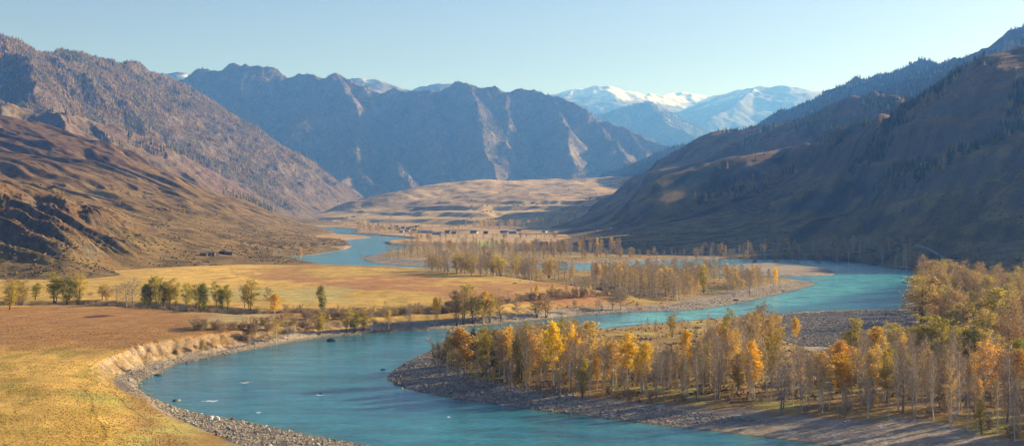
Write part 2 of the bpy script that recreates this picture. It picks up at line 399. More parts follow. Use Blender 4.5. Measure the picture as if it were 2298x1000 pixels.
def build_water():
    py = np.concatenate([np.linspace(1500, 1010, 30), np.linspace(1009, 700, 360), np.linspace(699, 560, 210), np.linspace(559, 505, 90)])
    X, Y = grid(200, 2400, 2.6, H * F / (py - PY0))
    sd, w = sdist(X, Y, RIVER, RIVW)
    body = mix(rgb(.03, .20, .285), rgb(.022, .15, .25), sstep(-.4, .4, fbm(X / 50, Y / 22, 4, 61)))
    body = body * (1 + .35 * fbm(X / 34 + .4 * fbm(X / 20, Y / 20, 2, 67), Y / 5, 4, 66) + .2 * fbm(X / 90, Y / 60, 2, 68))[..., None]
    # shallower, greener riffles
    rif = soft(X, Y, [(1340,735),(1420,706),(1700,672),(1850,618),(1960,605),(2070,625),(1950,650),(1800,680),(1560,722)], 0, 12, 8, 62)
    body = mix(body, rgb(.10, .50, .52), rif * .9 * sstep(-.7, .2, fbm(X / 16, Y / 10, 3, 63)))
    body = mix(body, rgb(.05, .30, .40), sstep(600, 1000, Y) * .5)
    body = mix(body, rgb(.06, .17, .15), sstep(-5, 0, sd) * .6)
    f = np.zeros_like(X)
    for a, b, lx, ly in FOAM:
        q = ground_pt(a, b); s = q[1] / F
        f = np.maximum(f, np.exp(-((X - q[0]) / (lx * s)) ** 2 - ((Y - q[1]) / (ly * 1.2)) ** 2))
    f = sstep(.62, .85, f + .9 * fbm(X / 1.6, Y / .9, 3, 64))
    f2 = rif * sstep(.42, .6, fbm(X / 1.8, Y / 1.8, 3, 65)) * .8
    body = mix(body, rgb(.6, .68, .68), np.maximum(f, f2))
    o = grid_mesh('river', X, Y, np.zeros_like(X), water_material(), body, keep=sd < 6)
    tag(o, kind='structure')
build_water()

# ------------------------------------------------------------------ hills
def near_y(a, b, n): return np.exp(np.linspace(math.log(a), math.log(b), n))
def left_z(x, y):
    z = f_left(x, y)
    wx, wy = x + 60 * fbm(x / 260, y / 260, 2, 71), y + 60 * fbm(x / 260, y / 260, 2, 72)
    u = wx * .62 + wy * .78; v = wx * .78 - wy * .62
    up = sstep(8, 60, z)
    z = z + up * (17 * ridged(u / 130, v / 560, 3, 73) - 7 + 6.5 * ridged(u / 42, v / 190, 3, 74)) + 1.2 * fbm(x / 22, y / 22, 3, 75) * sstep(3, 15, z)
    # crags on the near spurs
    cr = sstep(1180, 960, y) * sstep(12, 24, z) * sstep(-150, -330, x)
    z = z + cr * (13 * ridged(u / 34, v / 120, 4, 76, .6) - 6 + 4 * np.abs(fbm(u / 8, v / 24, 4, 77)))
    k = sstep(950, 1250, y) * sstep(-400, -250, x) * sstep(1700, 1450, y)   # rocky headland
    z = z + k * 3 * ridged(x / 14, y / 14, 3, 78)
    return z
def right_z(x, y):
    z = f_right(x, y)
    wx, wy = x + 90 * fbm(x / 420, y / 420, 2, 81), y + 90 * fbm(x / 420, y / 420, 2, 82)
    u = wx * -.60 + wy * .80; v = wx * .80 + wy * .60
    up = sstep(4, 60, z)
    z = z + up * (18 * ridged(u / 150, v / 800, 3, 83) - 8 + 9 * ridged(u / 48, v / 260, 3, 84)) + 1.3 * fbm(x / 22, y / 22, 3, 85) * sstep(3, 15, z)
    z = z + spur_bumps(wx * .35 + x * .65, wy * .35 + y * .65)
    bench = z - .17 * (x - 400) + 34 * fbm(x / 330, y / 330, 3, 87)
    z = z + 8.5 * np.sin(bench * (2 * math.pi / 58)) * sstep(20, 60, z) * sstep(1250, 1600, y) * sstep(240, 170, z) * sstep(-.5, .3, fbm(x / 300, y / 300, 2, 88))
    hi = sstep(90, 220, z) * sstep(700, 850, x)
    z = z + hi * 16 * ridged(u / 260, v / 420, 3, 86)
    return z
SPURS = None
def spur_bumps(x, y):
    global SPURS
    if SPURS is None:
        SPURS = []
        def h0(px, py):
            Y = near_y(900, 3700, 600); X = (px - PX0) / F * Y
            k = np.argmax(f_right(X, Y) > H + (PY0 - py) / F * Y); return (X[k], Y[k])
        for pts, hh, ww in (([(2060,346),(1960,362),(1860,380),(1760,400),(1660,428),(1560,455),(1470,480)], 34, 62), ([(2298,215),(2200,255),(2110,300)], 8, 60),
            ([(1700,350),(1640,372),(1560,398),(1480,432)], 20, 45), ([(1860,300),(1780,330),(1700,372),(1600,410),(1500,450)], 16, 40), ([(2298,400),(2180,430),(2060,450),(1900,478),(1740,505)], 18, 45),
            ([(2298,470),(2150,492),(2000,515),(1850,535)], 14, 35), ([(2298,535),(2200,548),(2120,560)], 10, 25), ([(1990,262),(1950,250),(1900,262),(1850,285)], 16, 40), ([(2100,225),(2060,290),(2000,335)], 5, 50)):
            SPURS.append((np.array([h0(*p) for p in pts]), hh, ww))
    r = 0
    for Pp, hh, ww in SPURS:
        d = polyline_dist(x, y, Pp)
        r = np.maximum(r, 1.9 * hh * np.exp(-(d / ww) ** 1.7))
    return r
def plat_z(x, y):
    z = f_plat(x, y)
    z = z + sstep(5, 40, z) * (16 * fbm(x / 280, y / 240, 5, 91) + 13 * ridged(x / 420 + .3, y / 300, 4, 92) - 6)
    st = 17.0
    q = (z + 9 * fbm(x / 170, y / 130, 3, 94)) / st; fr = q - np.floor(q)
    zt = (np.floor(q) + sstep(.55, .95, fr)) * st
    tt = sstep(3700, 3300, y)
    z = z * (1 - .72 * tt) + zt * .72 * tt
    return z + 1.6 * fbm(x / 60, y / 40, 3, 93)
def river_clip(z, X, Y):
    sd = sdist(X, Y, RIVER)
    return np.minimum(z, np.where(sd > 0, sd * 1.1 - .5, -3)), sd

def build_left():
    X, Y = grid(-900, 960, 2.6, near_y(600, 3300, 620))
    Z = left_z(X, Y); Z, sd = river_clip(Z, X, Y)
    n = normals(X, Y, Z); nz = n[..., 2]
    n1 = fbm(X / 130, Y / 130, 4, 101); n2 = fbm(X / 30, Y / 30, 4, 102); n3 = fbm(X / 8, Y / 8, 3, 103)
    c = mix(rgb(.38, .28, .14), rgb(.26, .175, .095), sstep(-.3, .35, n2 + n1))
    c = mix(c, rgb(.50, .37, .18), sstep(.1, .6, n1 - n2 * .5) * sstep(.9, .97, nz))
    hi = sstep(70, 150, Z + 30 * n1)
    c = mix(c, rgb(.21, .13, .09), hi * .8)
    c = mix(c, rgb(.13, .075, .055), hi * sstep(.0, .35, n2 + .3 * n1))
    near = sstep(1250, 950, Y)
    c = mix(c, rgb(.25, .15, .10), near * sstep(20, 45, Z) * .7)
    c = mix(c, rgb(.13, .13, .07), sstep(.0, .45, n3 + n2) * .65 * sstep(60, 20, Z))
    rock = sstep(.80, .66, nz + .12 * n3)
    c = mix(c, mix(rgb(.17, .16, .15), rgb(.30, .27, .24), sstep(-.2, .4, n3)), rock)
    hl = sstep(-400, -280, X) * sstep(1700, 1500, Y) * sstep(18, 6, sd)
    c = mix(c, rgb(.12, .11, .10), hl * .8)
    gz = sstep(9, 3, Z)
    c = mix(c, rgb(.42, .31, .13), gz * .5 * (1 - rock))
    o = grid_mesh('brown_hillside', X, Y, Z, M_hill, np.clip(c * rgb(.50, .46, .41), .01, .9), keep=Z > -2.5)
    tag(o, kind='structure')
def build_right():
    X, Y = grid(1180, 3900, 3.2, near_y(560, 4100, 600))
    Z = right_z(X, Y); Z, sd = river_clip(Z, X, Y)
    n = normals(X, Y, Z); nz = n[..., 2]
    n1 = fbm(X / 160, Y / 160, 4, 111); n2 = fbm(X / 34, Y / 34, 4, 112); n3 = fbm(X / 8, Y / 8, 3, 113)
    c = mix(rgb(.31, .24, .12), rgb(.22, .16, .09), sstep(-.3, .35, n2 + n1))
    c = mix(c, rgb(.25, .14, .09), sstep(90, 200, Z + 40 * n1) * .8)
    c = mix(c, rgb(.12, .12, .07), sstep(.0, .4, n3 + n2) * .6)
    c = mix(c, rgb(.16, .15, .14), sstep(.78, .66, nz + .1 * n3))
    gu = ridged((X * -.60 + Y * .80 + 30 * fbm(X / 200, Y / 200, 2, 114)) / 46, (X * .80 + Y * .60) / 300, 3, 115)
    c = mix(c * .62, c * 1.35, sstep(-.1, .6, gu))  # bands of scrub tone, also standing in for the shading of gully folds
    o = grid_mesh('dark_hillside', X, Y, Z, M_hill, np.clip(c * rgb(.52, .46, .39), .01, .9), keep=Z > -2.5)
    tag(o, kind='structure')
def build_plat():
    X, Y = grid(600, 1620, 2.6, near_y(2450, 6000, 330))
    Z = plat_z(X, Y); Z, sd = river_clip(Z, X, Y)
    n1 = fbm(X / 200, Y / 260, 4, 121); n2 = fbm(X / 50, Y / 60, 4, 122)
    c = mix(rgb(.44, .315, .18), rgb(.24, .165, .10), sstep(-.3, .4, n2 + n1))
    c = mix(c, rgb(.42, .31, .15), sstep(60, 20, Z) * .6)
    o = grid_mesh('terraced_plateau', X, Y, Z, M_hill, np.clip(c, .01, .9), keep=Z > -2)
    tag(o, kind='structure')
build_left(); build_right(); build_plat()

# ------------------------------------------------------------------ mountains: ridge lines with falling flanks
def tent(x, y, ridges, warp=60, wl=400, seed=1):
    wx = x + warp * fbm(x / wl, y / wl, 4, seed); wy = y + warp * fbm(x / wl, y / wl, 4, seed + 50)
    best = np.full(np.shape(x), -1e9)
    for pts, s in ridges:
        P = [ridge_pt(*p) for p in pts]
        for i in range(len(P) - 1):
            a, b = P[i], P[i + 1]; ex, ey = b[0] - a[0], b[1] - a[1]
            t = np.clip(((wx - a[0]) * ex + (wy - a[1]) * ey) / (ex * ex + ey * ey), 0, 1)
            d = np.hypot(wx - a[0] - t * ex, wy - a[1] - t * ey)
            h = a[2] + (b[2] - a[2]) * t - s * d
            best = np.maximum(best, h)
    return best
R_left = [([(-900,-60,3900),(-300,-10,4200),(0,88,4500),(100,106,4650),(180,126,4900),(300,155,5200),(390,180,5600),(430,272,5600),(520,338,5650),(640,388,5800),(720,425,6000),(800,462,6300)], .62),
 ([(100,106,4650),(210,190,4450),(330,260,4500),(440,350,4700),(540,430,4900),(600,474,5000)], .85),
 ([(-300,-10,4200),(-200,80,3900),(-60,190,3600)], .7), ([(0,88,4500),(60,150,4200),(100,215,3900)], .8),
 ([(520,338,5650),(560,400,5450),(600,450,5300)], .9), ([(640,388,5800),(655,430,5550),(690,478,5300)], .9), ([(720,425,6000),(730,455,5750),(750,482,5500)], .9)]
R_mid = [([(-900,60,2700),(-300,190,3000),(0,238,3150),(110,242,3200),(200,268,3300),(330,312,3500),(430,375,3800),(520,425,4100),(620,478,4500)], .55),
 ([(110,242,3200),(150,290,2950),(230,350,2750)], .8), ([(200,268,3300),(280,340,3050),(350,385,2900)], .8), ([(330,312,3500),(400,390,3200),(460,430,3100)], .85), ([(0,238,3150),(20,290,2850)], .8)]
R_cent = [([(250,230,9200),(370,192,9000),(450,165,8800),(500,158,8700),(560,149,8600),(620,160,8600),(645,176,8600),(690,170,8550),(738,178,8500),(755,160,8450),(775,168,8450),(800,182,8400),(850,208,8400),(890,206,8400),(930,192,8300),(990,196,8300),(1050,188,8200),(1100,196,8200),(1130,210,8200),(1220,207,8200),(1270,222,8100),(1340,266,8000),(1400,290,7900),(1450,310,7800),(1495,328,7700),(1560,370,7600),(1640,430,7500)], .9),
 ([(755,160,8450),(790,250,7900),(805,320,7500),(830,400,7000),(880,440,6700)], .95),
 ([(755,160,8450),(700,250,8000),(640,330,7600),(600,400,7200)], .85),
 ([(560,149,8600),(520,240,8100),(500,300,7800)], .8),
 ([(930,192,8300),(990,260,7800),(1000,330,7400),(1000,400,7000)], 1.0),
 ([(1050,188,8200),(1085,250,7700),(1100,320,7300),(1110,400,6900),(1100,430,6700)], .95),
 ([(1130,210,8200),(1140,290,7700),(1150,360,7300)], 1.0),
 ([(1240,212,8150),(1275,280,7700),(1285,340,7300),(1290,410,6900)], .95),
 ([(1340,266,8000),(1390,330,7500),(1400,400,7000)], .9), ([(1400,290,7900),(1455,350,7500),(1440,390,7200)], .9),
 ([(850,208,8400),(880,330,7700),(900,390,7000),(915,425,6600)], 1.1), ([(800,400,7000),(740,440,6600),(700,470,6400)], .9)]
R_cback = [([(740,178,12500),(800,176,12000),(850,182,12000),(905,200,12000),(960,215,12000)], .6), ([(930,200,12000),(985,187,12000),(1040,195,12000)], .6), ([(300,172,11500),(380,165,11500),(430,168,11500),(520,200,11500)], .4)]
R_snow = [([(1100,250,18500),(1235,212,18000),(1290,201,18000),(1345,199,18000),(1370,196,18000),(1410,204,18200),(1450,216,18500),(1510,212,19500),(1560,215,19500),(1600,219,19500),(1660,206,17500),(1700,199,17000),(1755,195,17000),(1800,206,17000),(1840,204,17500),(1880,201,18000),(2000,215,18000)], .42),
 ([(1700,199,17000),(1650,240,15800),(1560,290,15000)], .6), ([(1755,195,17000),(1790,240,16000),(1750,300,15000)], .6),([(1600,219,19500),(1560,250,17500)], .5)]
R_wood = [([(1250,300,13500),(1330,262,13500),(1400,238,13500),(1460,228,13500),(1500,250,13500),(1550,278,13500),(1600,305,13500),(1680,340,13500)], .6),
 ([(1460,228,13500),(1490,270,12600),(1560,310,11900)], .8), ([(1400,238,13500),(1420,300,12500),(1500,330,11500)], .8)]
R_right = [([(1450,350,6500),(1560,322,6200),(1690,293,5700),(1760,250,5500),(1820,222,5350),(1900,190,5200),(1980,162,5050),(2080,140,4900),(2150,137,4700),(2200,108,4600),(2298,60,4500),(2600,-60,4200),(3200,-80,3600)], .55),
 ([(1780,340,4300),(1860,280,4150),(1960,238,4000),(2080,185,3800),(2200,130,3600),(2298,98,3500),(2600,20,3200),(3200,-60,2900)], .6),
 ([(1900,190,5200),(1830,280,4900),(1780,320,4700)], .8), ([(2080,140,4900),(2020,200,4500),(1960,260,4200)], .8)]
R_low = [([(1220,440,6600),(1300,408,6500),(1400,373,6300),(1480,340,6100),(1570,314,6000),(1680,330,6000)], .5)]
def mz(ridges, warp, wl, seed, amp, al):
    def f(x, y):
        z = tent(x, y, ridges, warp, wl, seed)
        return z + sstep(0, 200, z) * (amp * (ridged(x / al, y / al, 5, seed + 3, .55) - .45)) + amp * .12 * fbm(x / (al * .12), y / (al * .12), 3, seed + 9)
    return f
f_mleft = mz(R_left, 70, 500, 201, 70, 420); f_mmid = mz(R_mid, 50, 300, 211, 34, 240)
f_cent = mz(R_cent, 110, 700, 221, 95, 620); f_cback = mz(R_cback, 60, 700, 231, 60, 500)
f_snow = mz(R_snow, 150, 1500, 241, 130, 1500); f_wood = mz(R_wood, 120, 900, 251, 60, 800)
f_mright = mz(R_right, 60, 400, 261, 55, 350); f_low = mz(R_low, 50, 400, 271, 30, 300)
def build_mount(name, f, px, step, y0, y1, n, colf, lo=-2):
    X, Y = grid(px[0], px[1], step, near_y(y0, y1, n))
    Z = f(X, Y); nn = normals(X, Y, Z)
    c = colf(X, Y, Z, nn[..., 2])
    o = grid_mesh(name, X, Y, Z, M_mount, np.clip(c, .01, .95), keep=Z > lo)
    tag(o, kind='structure'); return o
def col_larch(base, wood, rockc, s):
    def f(X, Y, Z, nz):
        n1 = fbm(X / 260, Y / 260, 4, s); n2 = fbm(X / 60, Y / 60, 4, s + 1)
        c = mix(base, wood, sstep(-.2, .3, n1 + .4 * n2))
        c = mix(c, rockc, sstep(.72, .58, nz + .1 * n2) * .7)
        return c * (1 + .3 * n2)[..., None]
    return f
def col_snow(X, Y, Z, nz):
    n1 = fbm(X / 700, Y / 700, 5, 301); n2 = fbm(X / 150, Y / 150, 4, 302)
    c = mix(rgb(.20, .17, .13), rgb(.12, .12, .09), sstep(-.2, .3, n2))
    s = .85 * sstep(1600, 1860, Z + 300 * n1 + 200 * n2) * sstep(.62, .84, nz + .1 * n2)
    s = s * (1 - .7 * sstep(3300, 4300, X)) 
    return mix(c, rgb(.86, .87, .90), s)
def col_cback(X, Y, Z, nz):
    c = col_larch(rgb(.16, .13, .10), rgb(.10, .09, .06), rgb(.2, .18, .16), 305)(X, Y, Z, nz)
    return mix(c, rgb(.85, .85, .88), sstep(-600, -2500, X)[...] * sstep(-.2, .3, fbm(X / 200, Y / 200, 4, 306)))
build_mount('larch_mountain', f_mleft, (-700, 980), 3.2, 3300, 7200, 420, col_larch(rgb(.105, .074, .058), rgb(.115, .082, .042), rgb(.125, .10, .085), 310))
build_mount('bare_foothill', f_mmid, (-700, 760), 3.4, 2500, 5200, 260, col_larch(rgb(.125, .08, .062), rgb(.15, .11, .06), rgb(.16, .14, .13), 320))
build_mount('ridge_mountains', f_cent, (100, 1800), 3.0, 6100, 10500, 460, col_larch(rgb(.13, .09, .065), rgb(.10, .08, .04), rgb(.18, .15, .125), 330))
build_mount('back_ridge', f_cback, (250, 1150), 4, 10500, 13500, 120, col_cback, lo=600)
build_mount('wooded_ridge', f_wood, (1150, 1800), 3.5, 11000, 15500, 160, col_larch(rgb(.17, .15, .10), rgb(.12, .11, .06), rgb(.2, .18, .16), 340))
build_mount('snowy_mountains', f_snow, (950, 2150), 3.2, 14000, 22000, 260, col_snow)
build_mount('forested_mountain', f_mright, (1350, 3400), 3.6, 2600, 7500, 380, col_larch(rgb(.09, .06, .045), rgb(.07, .055, .03), rgb(.15, .13, .12), 350))
build_mount('low_ridge', f_low, (1150, 1800), 4, 5500, 7400, 120, col_larch(rgb(.14, .11, .08), rgb(.10, .08, .05), rgb(.15, .13, .12), 360))
# ------------------------------------------------------------------ tree building
BARK_PALE = flat_material('pale_bark', (.62, .57, .50), .35, 1.2, .8, .15)
BARK_DARK = flat_material('dark_bark', (.10, .075, .055), .35, 1.2, .9, .2)
BARK_GREY = flat_material('grey_bark', (.27, .23, .20), .35, 1.2, .9, .2)
TWIG = flat_material('twig', (.37, .28, .19), .3, .8, .9, .22, 0, .012)
TWIG_GREY = flat_material('grey_twig', (.40, .33, .26), .3, .8, .9, .2)
def leafm(n, c, ov=.2, hu=.012): return flat_material(n, c, .38, 1.1, .8, ov, .38, hu)
L_ORANGE = leafm('orange_leaf', (.72, .46, .11)); L_YELLOW = leafm('yellow_leaf', (.85, .56, .04)); L_RUST = leafm('rust_leaf', (.43, .285, .13))
L_TAN = leafm('tan_leaf', (.56, .42, .17)); L_OLIVE = leafm('olive_leaf', (.40, .33, .07)); L_GREEN = leafm('green_leaf', (.20, .24, .05)); L_DARK = leafm('dark_green_leaf', (.075, .10, .035))
L_GOLDGREEN = leafm('yellow_green_leaf', (.52, .44, .05))

class Buf:
    def __init__(s): s.V = []; s.Q = []; s.n = 0; s.M = []
    def add(s, V, Q, m=0):
        s.V.append(np.asarray(V, float)); s.Q.append(np.asarray(Q) + s.n); s.n += len(V); s.M.append(np.full(len(Q), m))
    def tube(s, P, R, k=4, m=0):
        P = np.asarray(P, float); n = len(P)
        T = np.gradient(P, axis=0); T /= np.linalg.norm(T, axis=1, keepdims=True) + 1e-9
        up = np.where(np.abs(T[:, 2:3]) > .9, np.array([[1., 0, 0]]), np.array([[0, 0, 1.]]))
        A = np.cross(T, up); A /= np.linalg.norm(A, axis=1, keepdims=True) + 1e-9; B = np.cross(T, A)
        ang = np.arange(k) * 2 * math.pi / k
        V = P[:, None] + (A[:, None] * np.cos(ang)[None, :, None] + B[:, None] * np.sin(ang)[None, :, None]) * np.asarray(R)[:, None, None]
        Q = []
        for i in range(n - 1):
            for j in range(k): Q.append((i * k + j, i * k + (j + 1) % k, (i + 1) * k + (j + 1) % k, (i + 1) * k + j))
        s.add(V.reshape(-1, 3), np.array(Q), m)
    def strips(s, A, D, W, r, m=0):      # thin flat twigs
        n = len(A); sd = np.cross(D, r.normal(size=(n, 3))); sd /= np.linalg.norm(sd, axis=1, keepdims=True) + 1e-9
        sd = sd * np.asarray(W).reshape(-1, 1) * .5
        V = np.stack([A - sd, A + sd, A + D + sd * .4, A + D - sd * .4], 1).reshape(-1, 3)
        s.add(V, np.arange(4 * n).reshape(-1, 4), m)
    def cards(s, C, size, r, m=0):       # leaf clumps
        n = len(C); a = r.normal(size=(n, 3)); a /= np.linalg.norm(a, axis=1, keepdims=True)
        b = np.cross(a, r.normal(size=(n, 3))); b /= np.linalg.norm(b, axis=1, keepdims=True)
        sz = np.asarray(size).reshape(-1, 1) * (.6 + .8 * r.random((n, 1)))
        a = a * sz; b = b * sz * (.5 + .4 * r.random((n, 1)))
        V = np.stack([C - a * .5, C + b * .5, C + a * .5, C - b * .5], 1).reshape(-1, 3)
        s.add(V, np.arange(4 * n).reshape(-1, 4), m)
    def arr(s): return np.concatenate(s.V), np.concatenate(s.Q), np.concatenate(s.M)

def prof(kind, t):       # crown half-width along its height
    if kind == 'column': return (np.sin((np.clip(t, 0, 1) * .95 + .04) ** .75 * math.pi) ** .7) * (1.1 - .45 * t)
    if kind == 'round': return np.sqrt(np.clip(1 - (2 * t - 1.05) ** 2, .02, 1))
    if kind == 'cone': return (1 - t) ** .85 + .04
    return np.sin((t * .85 + .12) * math.pi) ** .8
def make_tree(name, seed, h=17, rad=2.6, cb=.3, shape='column', limbs=34, leaves=900, lsize=.42, twigs=700, bark=BARK_PALE, twigm=TWIG, leafmat=L_ORANGE, stems=1, r0=.19, low_leaf=.0, leaf2=None, clump=.75, droop=0.0, lean=0.0, tw=.055):
    r = np.random.default_rng(seed)
    T = Buf(); Cb = Buf()
    tips = []
    for sidx in range(stems):
        hh = h * (1 if sidx == 0 else r.uniform(.65, .92)); az = r.uniform(0, 6.28); off = 0 if stems == 1 else .35
        n = 9; t = np.linspace(0, 1, n)
        spread = rad * (.55 if stems > 1 else .06)
        px = math.cos(az) * (off + spread * t ** 1.3) + np.cumsum(r.normal(0, .09, n)) * (t > 0) + lean * h * t ** 1.4
        py = math.sin(az) * (off + spread * t ** 1.3) + np.cumsum(r.normal(0, .09, n)) * (t > 0)
        P = np.stack([px, py, hh * t - .35 * (t == 0)], 1)
        R = r0 * (1 - .9 * t) * (1 + .5 * (t == 0)) * (hh / h)
        T.tube(P, R, 6)
        nl = max(6, limbs // stems)
        for i in range(nl):
            q = cb + (1 - cb) * ((i + r.random()) / nl) ** 1.0 * .98
            b = np.array([np.interp(q, t, P[:, k]) for k in range(3)])
            ct = (q - cb) / (1 - cb)
            L = rad * prof(shape, np.array(ct)) * r.uniform(.7, 1.15) / math.sqrt(stems) * (1 if stems == 1 else 1.2)
            L = max(L, .35)
            a = i * 2.399 + r.uniform(-.5, .5) + az
            el = {'cone': .05 - droop, 'round': .55, 'column': .95, 'oval': .75}[shape] * r.uniform(.75, 1.2) + .25 * ct
            d = np.array([math.cos(a) * math.cos(el), math.sin(a) * math.cos(el), math.sin(el)])
            L2 = L / max(math.cos(el), .45)
            mid = b + d * L2 * .5; end = b + d * L2 + np.array([0, 0, .12 * L2 * (1 if shape != 'cone' else .3)])
            rr = r0 * .34 * (1 - .75 * q)
            T.tube([b, mid, end], [rr, rr * .6, .015], 3)
            tips.append((b, end, L2))
            for k in range(3 if shape != 'cone' else 2):
                s = r.uniform(.35, .9); o = b + (end - b) * s
                dd = d + r.normal(0, .55, 3); dd /= np.linalg.norm(dd); e2 = o + dd * L2 * r.uniform(.25, .5)
                T.tube([o, e2], [rr * .45, .012], 3); tips.append((o, e2, L2 * .5))
    A = np.array([x[0] for x in tips]); B = np.array([x[1] for x in tips]); W = np.array([x[2] for x in tips]); W = W / W.sum()
    def along(n, lo=.3):
        i = r.choice(len(A), n, p=W); s = r.uniform(lo, 1.05, (n, 1)); return A[i] + (B[i] - A[i]) * s, i
    if twigs:
        p, i = along(twigs, .15); D = B[i] - A[i]; D /= np.linalg.norm(D, axis=1, keepdims=True) + 1e-9
        D = D + r.normal(0, .55, D.shape) + np.array([0, 0, .25 if shape != 'cone' else 0]); D /= np.linalg.norm(D, axis=1, keepdims=True)
        Cb.strips(p, D * r.uniform(.5, 1.35, (twigs, 1)) * (rad / 2.6) ** .5, r.uniform(.6, 1.4, twigs) * tw, r, 0)
    if leaves:
        # leaves sit in clumps, so light and dark patches and gaps appear
        nc = max(30, leaves // 14); cp, _ = along(nc, .25)
        keep = cp[:, 2] > h * (cb + low_leaf)
        cp = cp[keep] if keep.sum() > 8 else cp
        j = r.integers(0, len(cp), leaves)
        p = cp[j] + r.normal(0, clump * .5, (leaves, 3)) * np.array([1, 1, .8])
        mi = np.ones(leaves, int)
        if leaf2 is not None: mi = 1 + ((r.random(len(cp)) < .4)[j]).astype(int)
        for v in (1, 2):
            if (mi == v).any(): Cb.cards(p[mi == v], np.full((mi == v).sum(), lsize), r, v)
    root = bpy.data.objects.new(name, None); COL.objects.link(root); root.empty_display_size = .5
    V, Q, M = T.arr(); tr = mesh_np('trunk', V, Q, bark, True, parent=root)
    V, Q, M = Cb.arr(); cr = mesh_np('crown', V, Q, None, False, parent=root, mats=[twigm, leafmat, leaf2 or leafmat], midx=M)
    return dict(root=root, kids=[tr, cr], h=h, used=False, name=name)
RECS = []
def place(p, x, y, z, h, label, cat, group, rot=None, wid=1.0, auto=None):
    RECS.append(dict(p=p, x=float(x), y=float(y), z=float(z), h=h, label=label, cat=cat, group=group, rot=random.uniform(0, 6.28) if rot is None else rot, wid=wid, auto=auto))
def put(p, x, y, z, h, label, cat, group, rot=None, wid=1.0):
    if not p['used']:
        r, ks = p['root'], p['kids']; p['used'] = True
    else:
        r = p['root'].copy(); COL.objects.link(r)
        for k in p['kids']:
            c = k.copy(); COL.objects.link(c); c.parent = r
    s = h / p['h']
    r.location = (x, y, z); r.scale = (s * wid, s * wid, s); r.rotation_euler = (0, 0, random.uniform(0, 6.28) if rot is None else rot)
    return tag(r, label, cat, group)

P = {}
def reg(key, n, **kw):
    nm = kw.pop('name'); P[key] = [make_tree(nm, 100 * len(P) + i, **kw) for i in range(n)]
    for p in P[key]: p['key'] = key
reg('bare', 5, name='birch_tree', rad=2.3, cb=.16, limbs=36, leaves=50, twigs=900, leafmat=L_TAN, lsize=.35, low_leaf=.3)
reg('thin', 5, name='birch_tree', rad=2.0, cb=.16, limbs=34, leaves=200, twigs=900, leafmat=L_TAN, lsize=.34, twigm=TWIG, low_leaf=.1, leaf2=L_ORANGE)
reg('greybare', 4, name='poplar_tree', rad=2.6, cb=.22, limbs=34, leaves=30, twigs=1200, leafmat=L_RUST, bark=BARK_GREY, twigm=TWIG_GREY, shape='oval', r0=.24)
reg('orange', 4, name='birch_tree', rad=2.4, cb=.2, limbs=38, leaves=1700, twigs=500, leafmat=L_ORANGE, leaf2=L_TAN, lsize=.40, clump=.9)
reg('orangefull', 3, name='birch_tree', rad=2.4, cb=.2, limbs=40, leaves=3600, twigs=300, leafmat=L_ORANGE, leaf2=L_ORANGE, lsize=.42, clump=1.0)
reg('yellow', 4, name='birch_tree', rad=2.4, cb=.22, limbs=38, leaves=2900, twigs=300, leafmat=L_YELLOW, leaf2=L_YELLOW, lsize=.42, clump=.95)
reg('rust', 3, name='birch_tree', rad=2.0, cb=.22, limbs=34, leaves=600, twigs=1000, leafmat=L_RUST, leaf2=L_TAN, lsize=.36)
reg('olive', 4, name='poplar_tree', rad=3.4, cb=.2, limbs=44, leaves=3000, twigs=400, leafmat=L_OLIVE, leaf2=L_GOLDGREEN, lsize=.45, shape='oval', bark=BARK_DARK, stems=2, r0=.26, clump=1.1)
reg('green', 3, name='poplar_tree', rad=3.4, cb=.16, limbs=44, leaves=3400, twigs=300, leafmat=L_GREEN, leaf2=L_GOLDGREEN, lsize=.45, shape='oval', bark=BARK_DARK, stems=2, r0=.26, clump=1.1)
reg('brown', 4, name='poplar_tree', rad=4.0, cb=.2, limbs=50, leaves=1900, twigs=1500, leafmat=L_RUST, leaf2=L_TAN, lsize=.42, shape='round', bark=BARK_DARK, stems=2, r0=.3, clump=1.2)
reg('gold', 3, name='poplar_tree', rad=4.0, cb=.2, limbs=50, leaves=3000, twigs=700, leafmat=L_TAN, leaf2=L_GOLDGREEN, lsize=.45, shape='round', bark=BARK_DARK, stems=2, r0=.3, clump=1.2)
reg('conifer', 3, name='larch_tree', rad=2.5, cb=.08, limbs=60, leaves=2600, twigs=300, leafmat=L_DARK, leaf2=L_GREEN, lsize=.45, shape='cone', bark=BARK_DARK, clump=.6, droop=.1)
reg('larch', 3, name='larch_tree', rad=2.8, cb=.1, limbs=44, leaves=1500, twigs=300, leafmat=L_TAN, leaf2=L_OLIVE, lsize=.6, shape='cone', bark=BARK_DARK, clump=.7)
reg('shrub', 4, name='shrub', h=3.2, rad=1.7, cb=.05, limbs=26, leaves=160, twigs=700, leafmat=L_RUST, leaf2=L_TAN, lsize=.26, shape='round', bark=BARK_GREY, stems=4, r0=.06, clump=.4, tw=.045)
reg('deadlean', 1, name='dead_tree', h=13, rad=3.0, cb=.25, limbs=26, leaves=0, twigs=700, bark=BARK_PALE, twigm=TWIG_GREY, shape='oval', lean=.45, tw=.07)
CAT = {k: v[0]['name'].replace('_', ' ') for k, v in P.items()}
WORD = {'bare': 'bare birch', 'thin': 'thin tan birch', 'greybare': 'bare grey poplar', 'orange': 'orange birch', 'orangefull': 'dense orange birch',
 'yellow': 'yellow birch', 'rust': 'brown leaved birch', 'olive': 'olive poplar', 'green': 'green poplar', 'brown': 'broad brown poplar', 'gold': 'broad golden poplar',
 'conifer': 'dark conifer', 'larch': 'tan larch', 'shrub': 'leafless shrub'}
_pc = {}
def pick(k):
    _pc[k] = _pc.get(k, -1) + 1; return P[k][_pc[k] % len(P[k])]
def gz(x, y):
    return float(ground_z(np.array([float(x)]), np.array([float(y)]))[0])
